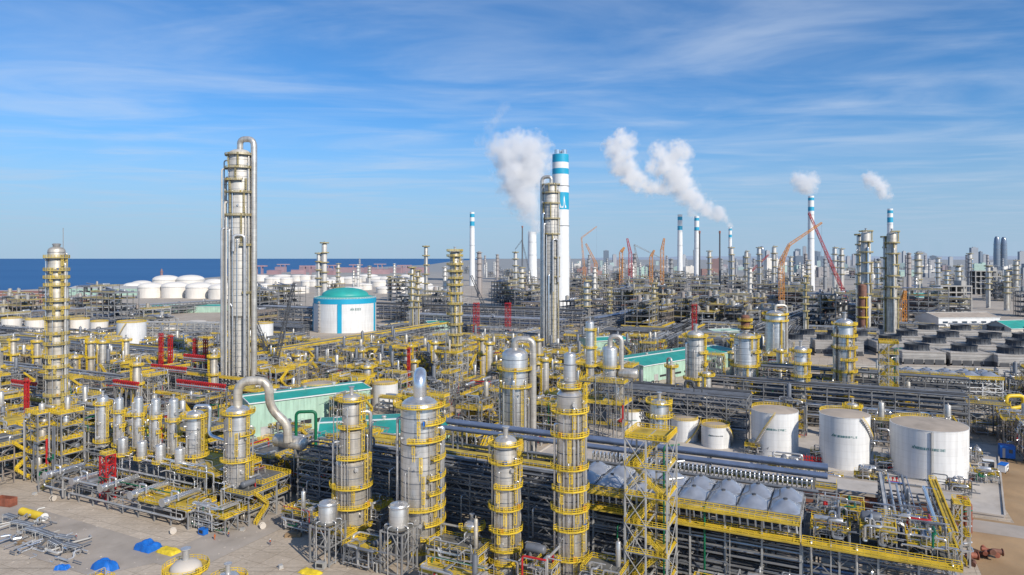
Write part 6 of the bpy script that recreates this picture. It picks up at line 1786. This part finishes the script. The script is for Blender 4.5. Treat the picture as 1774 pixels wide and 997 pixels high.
while n < 290 and tries < 20000:
    tries += 1
    y = 720 * math.exp(R.random() * math.log(4200 / 720)) if n < 240 else R.uniform(2500, 5200)
    px = R.uniform(-20, 1800)
    if R.random() < .35: px = R.uniform(860, 1400); y = R.uniform(850, 2400)
    elif R.random() < .45: px, y = R.uniform(-20, 620), R.uniform(640, 1080)
    if n < 60: px, y = R.uniform(1060, 1560), R.uniform(600, 1050)
    if px > 1345 and y < 660: continue
    if px < 560 and y > 1080: continue
    if px < 800 and y > 1500: continue
    if 205 < px < 430 and y > 830: continue
    if 505 < px < 685 and y < 1000: continue
    if 1520 < px and y < 760: continue
    x = wx(px, y)
    if not free(x, y, 10 if n < 60 else 14 if y < 1500 else 22): continue
    e = R.choice(FP)
    rz = TH + R.choice([0, PI / 2]); c, s = math.cos(rz), math.sin(rz)
    place(e, x - e[1] / 2 * c + e[2] / 2 * s, y - e[1] / 2 * s - e[2] / 2 * c, rz, 0)
    FOOT.append((x, y, max(e[1], e[2]) * .5)); n += 1
for e in FP + POOL + VP + RP:
    if not e[-1]:
        for ch in list(e[0].children_recursive): bpy.data.objects.remove(ch)
        REG.remove(e[0]); bpy.data.objects.remove(e[0])
# thin far columns and stacks to roughen the skyline
FK = []
for k in range(4):
    h = 50 + 14 * k; r = 2.4 + .7 * k
    m = MB().lathe([(r * 1.1, 0), (r * 1.1, h * .3), (r, h * .3 + 1), (r, h), (r * .6, h + r * .5), (.05, h + r * .6)], 12, capt=False)
    for q in (.45, .6, .75, .88, .99): m.lathe([(r, h * q), (r + 2.2, h * q), (r + 2.2, h * q + 1.4), (r, h * q + 1.4)], 12, capb=False, capt=False)
    m.cyl((r + 1.2, 0, 0), (r + 1.2, 0, h * .9), .5, 6)
    t = m.build('ringed_stack', ['cladding_warm', 'cladding_pale', 'far_grey', 'far_warm'][k])
    tag(t, ['small hazy warm ringed stack', 'small hazy silver ringed stack', 'small hazy grey ringed stack', 'small hazy white ringed stack'][k], 'stack', 'small ringed stacks on the plant skyline')
    FK.append([t, r, False])
for i in range(90):
    y = R.uniform(1100, 3600); px = R.uniform(830, 1790) if R.random() < .85 else R.uniform(560, 830)
    x = wx(px, y)
    if free(x, y, 4): place(R.choice(FK), x, y, 0, 4)
# ================================================================== STEAM
def steam(label, puffs, seed, dens, sc):
    """A plume as a real volume: overlapping puffs give the soft body, noise eats its edge."""
    t0 = puffs[0]
    c0 = Vector((t0[0], t0[1], t0[2]))
    mb = bpy.data.meshes.new('plume'); import bmesh
    bm = bmesh.new()
    for x, y, z, r in puffs:
        bmesh.ops.create_icosphere(bm, subdivisions=2, radius=r * 1.4, matrix=Matrix.Translation(Vector((x, y, z)) - c0))
    bm.to_mesh(mb); bm.free()
    o = bpy.data.objects.new('steam_plume', mb); col.objects.link(o)
    md = o.modifiers.new('Remesh', 'REMESH'); md.mode = 'VOXEL'; md.voxel_size = max(2.0, min(p[3] for p in puffs) * .35)
    dg = bpy.context.evaluated_depsgraph_get()
    me = bpy.data.meshes.new_from_object(o.evaluated_get(dg)); o.modifiers.clear(); o.data = me
    bpy.data.meshes.remove(mb)
    o.location = c0
    m = bpy.data.materials.new('steam'); m.use_nodes = True
    N, L = m.node_tree.nodes, m.node_tree.links
    for n in list(N): N.remove(n)
    out = N.new('ShaderNodeOutputMaterial'); pv = N.new('ShaderNodeVolumePrincipled')
    pv.inputs['Color'].default_value = (.995, .995, .995, 1); pv.inputs['Anisotropy'].default_value = 0.0
    L.new(pv.outputs[0], out.inputs['Volume'])
    g = N.new('ShaderNodeNewGeometry')
    ad = N.new('ShaderNodeVectorMath'); ad.operation = 'ADD'; ad.inputs[1].default_value = (seed * 37.0, 0, 0)
    L.new(g.outputs['Position'], ad.inputs[0])
    nz = N.new('ShaderNodeTexNoise'); nz.inputs['Scale'].default_value = sc * 1.25; nz.inputs['Detail'].default_value = 5; nz.inputs['Roughness'].default_value = .66
    L.new(ad.outputs[0], nz.inputs['Vector'])
    wn = N.new('ShaderNodeTexNoise'); wn.inputs['Scale'].default_value = sc * .55; wn.inputs['Detail'].default_value = 2
    L.new(ad.outputs[0], wn.inputs['Vector'])
    ws = N.new('ShaderNodeVectorMath'); ws.operation = 'MULTIPLY_ADD'; wa = .55 / sc; ws.inputs[1].default_value = (wa, wa, wa); L.new(wn.outputs['Color'], ws.inputs[0]); ws.inputs[2].default_value = (-wa / 2, -wa / 2, -wa / 2)
    wp_ = N.new('ShaderNodeVectorMath'); wp_.operation = 'ADD'; L.new(g.outputs['Position'], wp_.inputs[0]); L.new(ws.outputs[0], wp_.inputs[1])
    cur = None
    for x, y, z, r in puffs:                       # the nearest puff's surface, as a smooth field
        d = N.new('ShaderNodeVectorMath'); d.operation = 'DISTANCE'; d.inputs[1].default_value = (x, y, z)
        L.new(wp_.outputs[0], d.inputs[0])
        q = N.new('ShaderNodeMath'); q.operation = 'MULTIPLY_ADD'; q.inputs[1].default_value = -1.0 / r; q.inputs[2].default_value = 1.0
        L.new(d.outputs['Value'], q.inputs[0])
        if cur is None: cur = q.outputs[0]
        else:
            mx = N.new('ShaderNodeMath'); mx.operation = 'SMOOTH_MAX'; mx.inputs[2].default_value = .4
            L.new(cur, mx.inputs[0]); L.new(q.outputs[0], mx.inputs[1]); cur = mx.outputs[0]
    a = N.new('ShaderNodeMath'); a.operation = 'MULTIPLY_ADD'; a.inputs[1].default_value = 3.2; a.inputs[2].default_value = -1.5
    L.new(nz.outputs['Fac'], a.inputs[0])
    s = N.new('ShaderNodeMath'); s.operation = 'ADD'; L.new(cur, s.inputs[0]); L.new(a.outputs[0], s.inputs[1])
    mr = N.new('ShaderNodeMapRange'); mr.interpolation_type = 'SMOOTHSTEP'
    mr.inputs['From Min'].default_value = 0.02; mr.inputs['From Max'].default_value = .85; mr.inputs['To Max'].default_value = dens
    L.new(s.outputs[0], mr.inputs['Value']); L.new(mr.outputs[0], pv.inputs['Density'])
    me.materials.clear(); me.materials.append(m)
    tag(o, label, 'steam plume')
def pf(lst, Y, k=1.4):
    return [(wx(px, Y + dy), Y + dy, zt(py, Y + dy), r * k * Y / F) for px, py, r, dy in lst]
steam('largest steam cloud, pale grey, widening upward left of the banded chimney', pf([(924, 398, 8, 0), (921, 385, 11, 0), (916, 366, 16, 5), (908, 345, 21, -5), (902, 325, 25, 0), (912, 305, 28, 10), (895, 292, 28, -10), (918, 275, 28, 0), (886, 270, 26, 10), (866, 262, 18, 0), (925, 262, 22, -10), (900, 256, 22, 5)], 2200), 1, .05, .02)
steam('faint shreds of steam drifting above the largest steam cloud', pf([(862, 250, 12, 0), (852, 238, 12, 0), (850, 226, 10, 0), (858, 212, 10, 0), (866, 200, 10, 0), (874, 188, 9, 0), (838, 246, 12, 0), (828, 250, 9, 0)], 2250), 7, .006, .03)
steam('slanting white steam trail rising left from the thinnest chimney', pf([(1264, 389, 4, 0), (1258, 381, 6, 0), (1248, 373, 8, 0), (1237, 367, 9, 0), (1224, 361, 10, 0), (1211, 354, 11, 0), (1200, 346, 12, 0), (1188, 334, 14, 5), (1180, 320, 16, 0), (1170, 305, 17, -5), (1160, 292, 16, 5), (1150, 280, 14, 0), (1170, 270, 15, 5), (1182, 262, 12, 0), (1140, 262, 10, 5), (1128, 290, 9, 0), (1128, 324, 11, 0), (1112, 318, 12, 0), (1096, 308, 13, 5), (1082, 292, 14, 0), (1075, 275, 15, 0), (1068, 258, 14, 5), (1084, 246, 13, 0), (1076, 240, 10, 0), (1144, 327, 9, 0), (1197, 368, 6, 0), (1203, 372, 4, 0), (1205, 376, 3.5, 0)], 2150, 1.6), 2, .1, .028)
steam('small round steam puff above the tall white chimney', pf([(1403, 338, 4, 0), (1401, 331, 8, 0), (1397, 322, 12, 0), (1389, 318, 12, 0), (1404, 313, 10, 0), (1383, 312, 10, 0), (1390, 309, 9, 0)], 1700), 3, .08, .04)
steam('small slanting steam puff above the chimney at right', pf([(1542, 348, 3, 0), (1537, 342, 6, 0), (1531, 334, 8, 0), (1524, 325, 10, 0), (1515, 315, 11, 0), (1507, 308, 9, 0), (1499, 304, 6, 0)], 2000), 4, .08, .04)

# ================================================================== SKY, SUN, CAMERA
SUN_AZ, SUN_EL = rad(142), rad(33)                 # clockwise from the view direction: behind and to the right
w = bpy.data.worlds.new('World'); bpy.context.scene.world = w; w.use_nodes = True
N, L = w.node_tree.nodes, w.node_tree.links
bg = N['Background']; bg.inputs['Strength'].default_value = 0.138
sky = N.new('ShaderNodeTexSky'); sky.sky_type = 'NISHITA'; sky.sun_disc = False
sky.sun_elevation = SUN_EL; sky.sun_rotation = SUN_AZ; sky.altitude = 80; sky.air_density = 1.0; sky.dust_density = 0.3; sky.ozone_density = 4.0
tc = N.new('ShaderNodeTexCoord')
sx = N.new('ShaderNodeSeparateXYZ'); L.new(tc.outputs['Generated'], sx.inputs[0])
# thin cirrus: noise on a flat layer high above, so it foreshortens toward the horizon
dv = N.new('ShaderNodeMath'); dv.operation = 'MAXIMUM'; dv.inputs[1].default_value = .02; L.new(sx.outputs['Z'], dv.inputs[0])
cx_ = N.new('ShaderNodeMath'); cx_.operation = 'DIVIDE'; L.new(sx.outputs['X'], cx_.inputs[0]); L.new(dv.outputs[0], cx_.inputs[1])
cy_ = N.new('ShaderNodeMath'); cy_.operation = 'DIVIDE'; L.new(sx.outputs['Y'], cy_.inputs[0]); L.new(dv.outputs[0], cy_.inputs[1])
cb = N.new('ShaderNodeCombineXYZ'); L.new(cx_.outputs[0], cb.inputs[0]); L.new(cy_.outputs[0], cb.inputs[1])
def cirrus(scale, stretch, lo, hi, off, rot=0.0):
    mp = N.new('ShaderNodeMapping'); mp.inputs['Scale'].default_value = (*stretch, 1); mp.inputs['Location'].default_value = (off, off * .7, 0); mp.inputs['Rotation'].default_value = (0, 0, rot)
    L.new(cb.outputs[0], mp.inputs['Vector'])
    n = N.new('ShaderNodeTexNoise'); n.inputs['Scale'].default_value = scale; n.inputs['Detail'].default_value = 7; n.inputs['Roughness'].default_value = .55; n.inputs['Distortion'].default_value = .6
    L.new(mp.outputs[0], n.inputs['Vector'])
    r = N.new('ShaderNodeMapRange'); r.interpolation_type = 'SMOOTHSTEP'
    r.inputs['From Min'].default_value = lo; r.inputs['From Max'].default_value = hi
    L.new(n.outputs['Fac'], r.inputs['Value']); return r.outputs[0]
c1 = cirrus(1.0, (.6, 1.0), .36, .8, 5.3, .1)
c2 = cirrus(1.5, (.35, 1.1), .5, .9, 8.7, .25)
ma = N.new('ShaderNodeMath'); ma.operation = 'MULTIPLY_ADD'; ma.inputs[1].default_value = .3
L.new(c2, ma.inputs[0])
mb_ = N.new('ShaderNodeMath'); mb_.operation = 'MULTIPLY'; mb_.inputs[1].default_value = .47; L.new(c1, mb_.inputs[0]); L.new(mb_.outputs[0], ma.inputs[2])
tint = N.new('ShaderNodeMix'); tint.data_type = 'RGBA'; tint.blend_type = 'MULTIPLY'; tint.inputs[0].default_value = 1
tint.inputs[7].default_value = (0.40, 0.72, 0.97, 1); L.new(sky.outputs[0], tint.inputs[6])
mixc = N.new('ShaderNodeMix'); mixc.data_type = 'RGBA'; mixc.inputs[7].default_value = (4.7, 5.4, 6.4, 1)
L.new(ma.outputs[0], mixc.inputs[0]); L.new(tint.outputs[2], mixc.inputs[6])
hr = N.new('ShaderNodeMapRange'); hr.interpolation_type = 'SMOOTHERSTEP'; hr.inputs['From Min'].default_value = -.02; hr.inputs['From Max'].default_value = .24; hr.inputs['To Min'].default_value = .85; hr.inputs['To Max'].default_value = 0
L.new(sx.outputs['Z'], hr.inputs['Value'])
hx = N.new('ShaderNodeMix'); hx.data_type = 'RGBA'; hx.inputs[7].default_value = (2.75, 3.75, 5.05, 1)
L.new(hr.outputs[0], hx.inputs[0]); L.new(mixc.outputs[2], hx.inputs[6])
L.new(hx.outputs[2], bg.inputs['Color'])

sl = bpy.data.lights.new('sun', 'SUN'); sl.energy = 4.5; sl.angle = rad(.53); sl.color = (1, .925, .81)
so = bpy.data.objects.new('sun', sl); col.objects.link(so)
d = Vector((math.sin(SUN_AZ) * math.cos(SUN_EL), math.cos(SUN_AZ) * math.cos(SUN_EL), math.sin(SUN_EL)))
so.rotation_euler = (-d).to_track_quat('-Z', 'Y').to_euler()

sc = bpy.context.scene
cam = bpy.data.cameras.new('camera'); cam.lens = 24.0 * F / 1182.67; cam.sensor_width = 36
cam.shift_y = -(498.5 - HY) / 1774.0
cam.clip_start = 1.0; cam.clip_end = 400000
co = bpy.data.objects.new('camera', cam); col.objects.link(co)
co.location = (0, 0, CAM_H); co.rotation_euler = (rad(90), 0, 0)
sc.camera = co
sc.view_settings.view_transform = 'Standard'; sc.view_settings.look = 'None'; sc.view_settings.exposure = 0
sc.render.engine = 'CYCLES'
sc.cycles.max_bounces = 8; sc.cycles.diffuse_bounces = 2; sc.cycles.glossy_bounces = 2; sc.cycles.transmission_bounces = 1
sc.cycles.volume_bounces = 6; sc.cycles.volume_max_steps = 96; sc.cycles.volume_step_rate = 2.0
sc.cycles.use_denoising = True
sc.cycles.caustics_reflective = sc.cycles.caustics_refractive = False

# ================================================================== LABELS: repeats are told apart by what they stand beside
LM = [('tallest arched column', 415, 391), ('banded main chimney', 970, 1000), ('green domed tank', 598, 762), ('largest foreground tank', 1609, 252), ('mint compressor hall', 530, 310),
      ('lattice stair tower', 1120, 157), ('fattest front column', 727, 184), ('slender necked column', 987, 165), ('yellow ringed column', 788, 400), ('sea side column', 98, 269), ('huge gooseneck column', 412, 214),
      ('knotted silver column', 1205, 340), ('brown capped column', 1291, 350), ('eight ringed column', 1463, 350), ('concrete frame', 1655, 980), ('tall white chimney', 1405, 1700), ('cooling tower wall', 1600, 440),
      ('lone white tank', 228, 600), ('second tallest column', 956, 580), ('blue vented wide vessel', 1343, 480), ('arched pipe vessel', 1057, 300), ('sea side slim chimney', 818, 2000), ('long teal roofed hall', 1180, 480),
      ('black fan stacks', 1680, 490), ('far stair tower', 1538, 320), ('glass city towers', 1733, 5000), ('yellow tarpaulin', 292, 186), ('blue tarpaulin bundle', 182, 176), ('yellow yard pipe', 60, 212), ('orange tower crane', 1354, 900), ('red harbour sheds', 550, 3800), ('shore tank farm', 310, 1450), ('glass city towers', 1733, 3800), ('banded chimney trio', 1207, 3600), ('tall white chimney', 1405, 3600)]
ORD = ['nearest', 'second', 'third', 'fourth', 'fifth', 'sixth', 'seventh', 'eighth', 'ninth', 'tenth', 'eleventh', 'twelfth', 'thirteenth', 'fourteenth', 'fifteenth', 'sixteenth', 'seventeenth', 'eighteenth', 'nineteenth', 'twentieth', 'twenty first', 'twenty second', 'twenty third', 'twenty fourth', 'twenty fifth', 'twenty sixth', 'twenty seventh', 'twenty eighth', 'twenty ninth', 'thirtieth']
by = {}
REG = [o for o in REG]
for o in REG: by.setdefault(o['label'], []).append(o)
for base, lst in by.items():
    if len(lst) == 1: continue
    keys = {}
    for o in lst:
        x, y, z = o.location
        px = CX + x * F / max(y, 1)
        best = min(LM, key=lambda m: abs(m[1] - px) / 60 + abs(math.log(m[2] / max(y, 1))) * 3.2)
        dx, dy = px - best[1], math.log(max(y, 1) / best[2])
        if abs(dx) / 60 > abs(dy) * 3.2: rel = 'right of' if dx > 0 else 'left of'
        else: rel = 'behind' if dy > 0 else 'in front of'
        keys.setdefault((best[0], rel), []).append((abs(dx) / 60 + abs(dy) * 3.2, o))
    for (lm, rel), q in keys.items():
        q.sort(key=lambda e: e[0])
        for i, (_, o) in enumerate(q):
            o['label'] = f'{base} {rel} the {lm}' if len(q) == 1 else f'{base}, {ORD[min(i, len(ORD) - 1)]} {rel} the {lm}'
            if not o.get('group'): o['group'] = base + 's'

for o in REG:
    if len(o['label'].split()) < 4: o['label'] += ' in the plant yard'
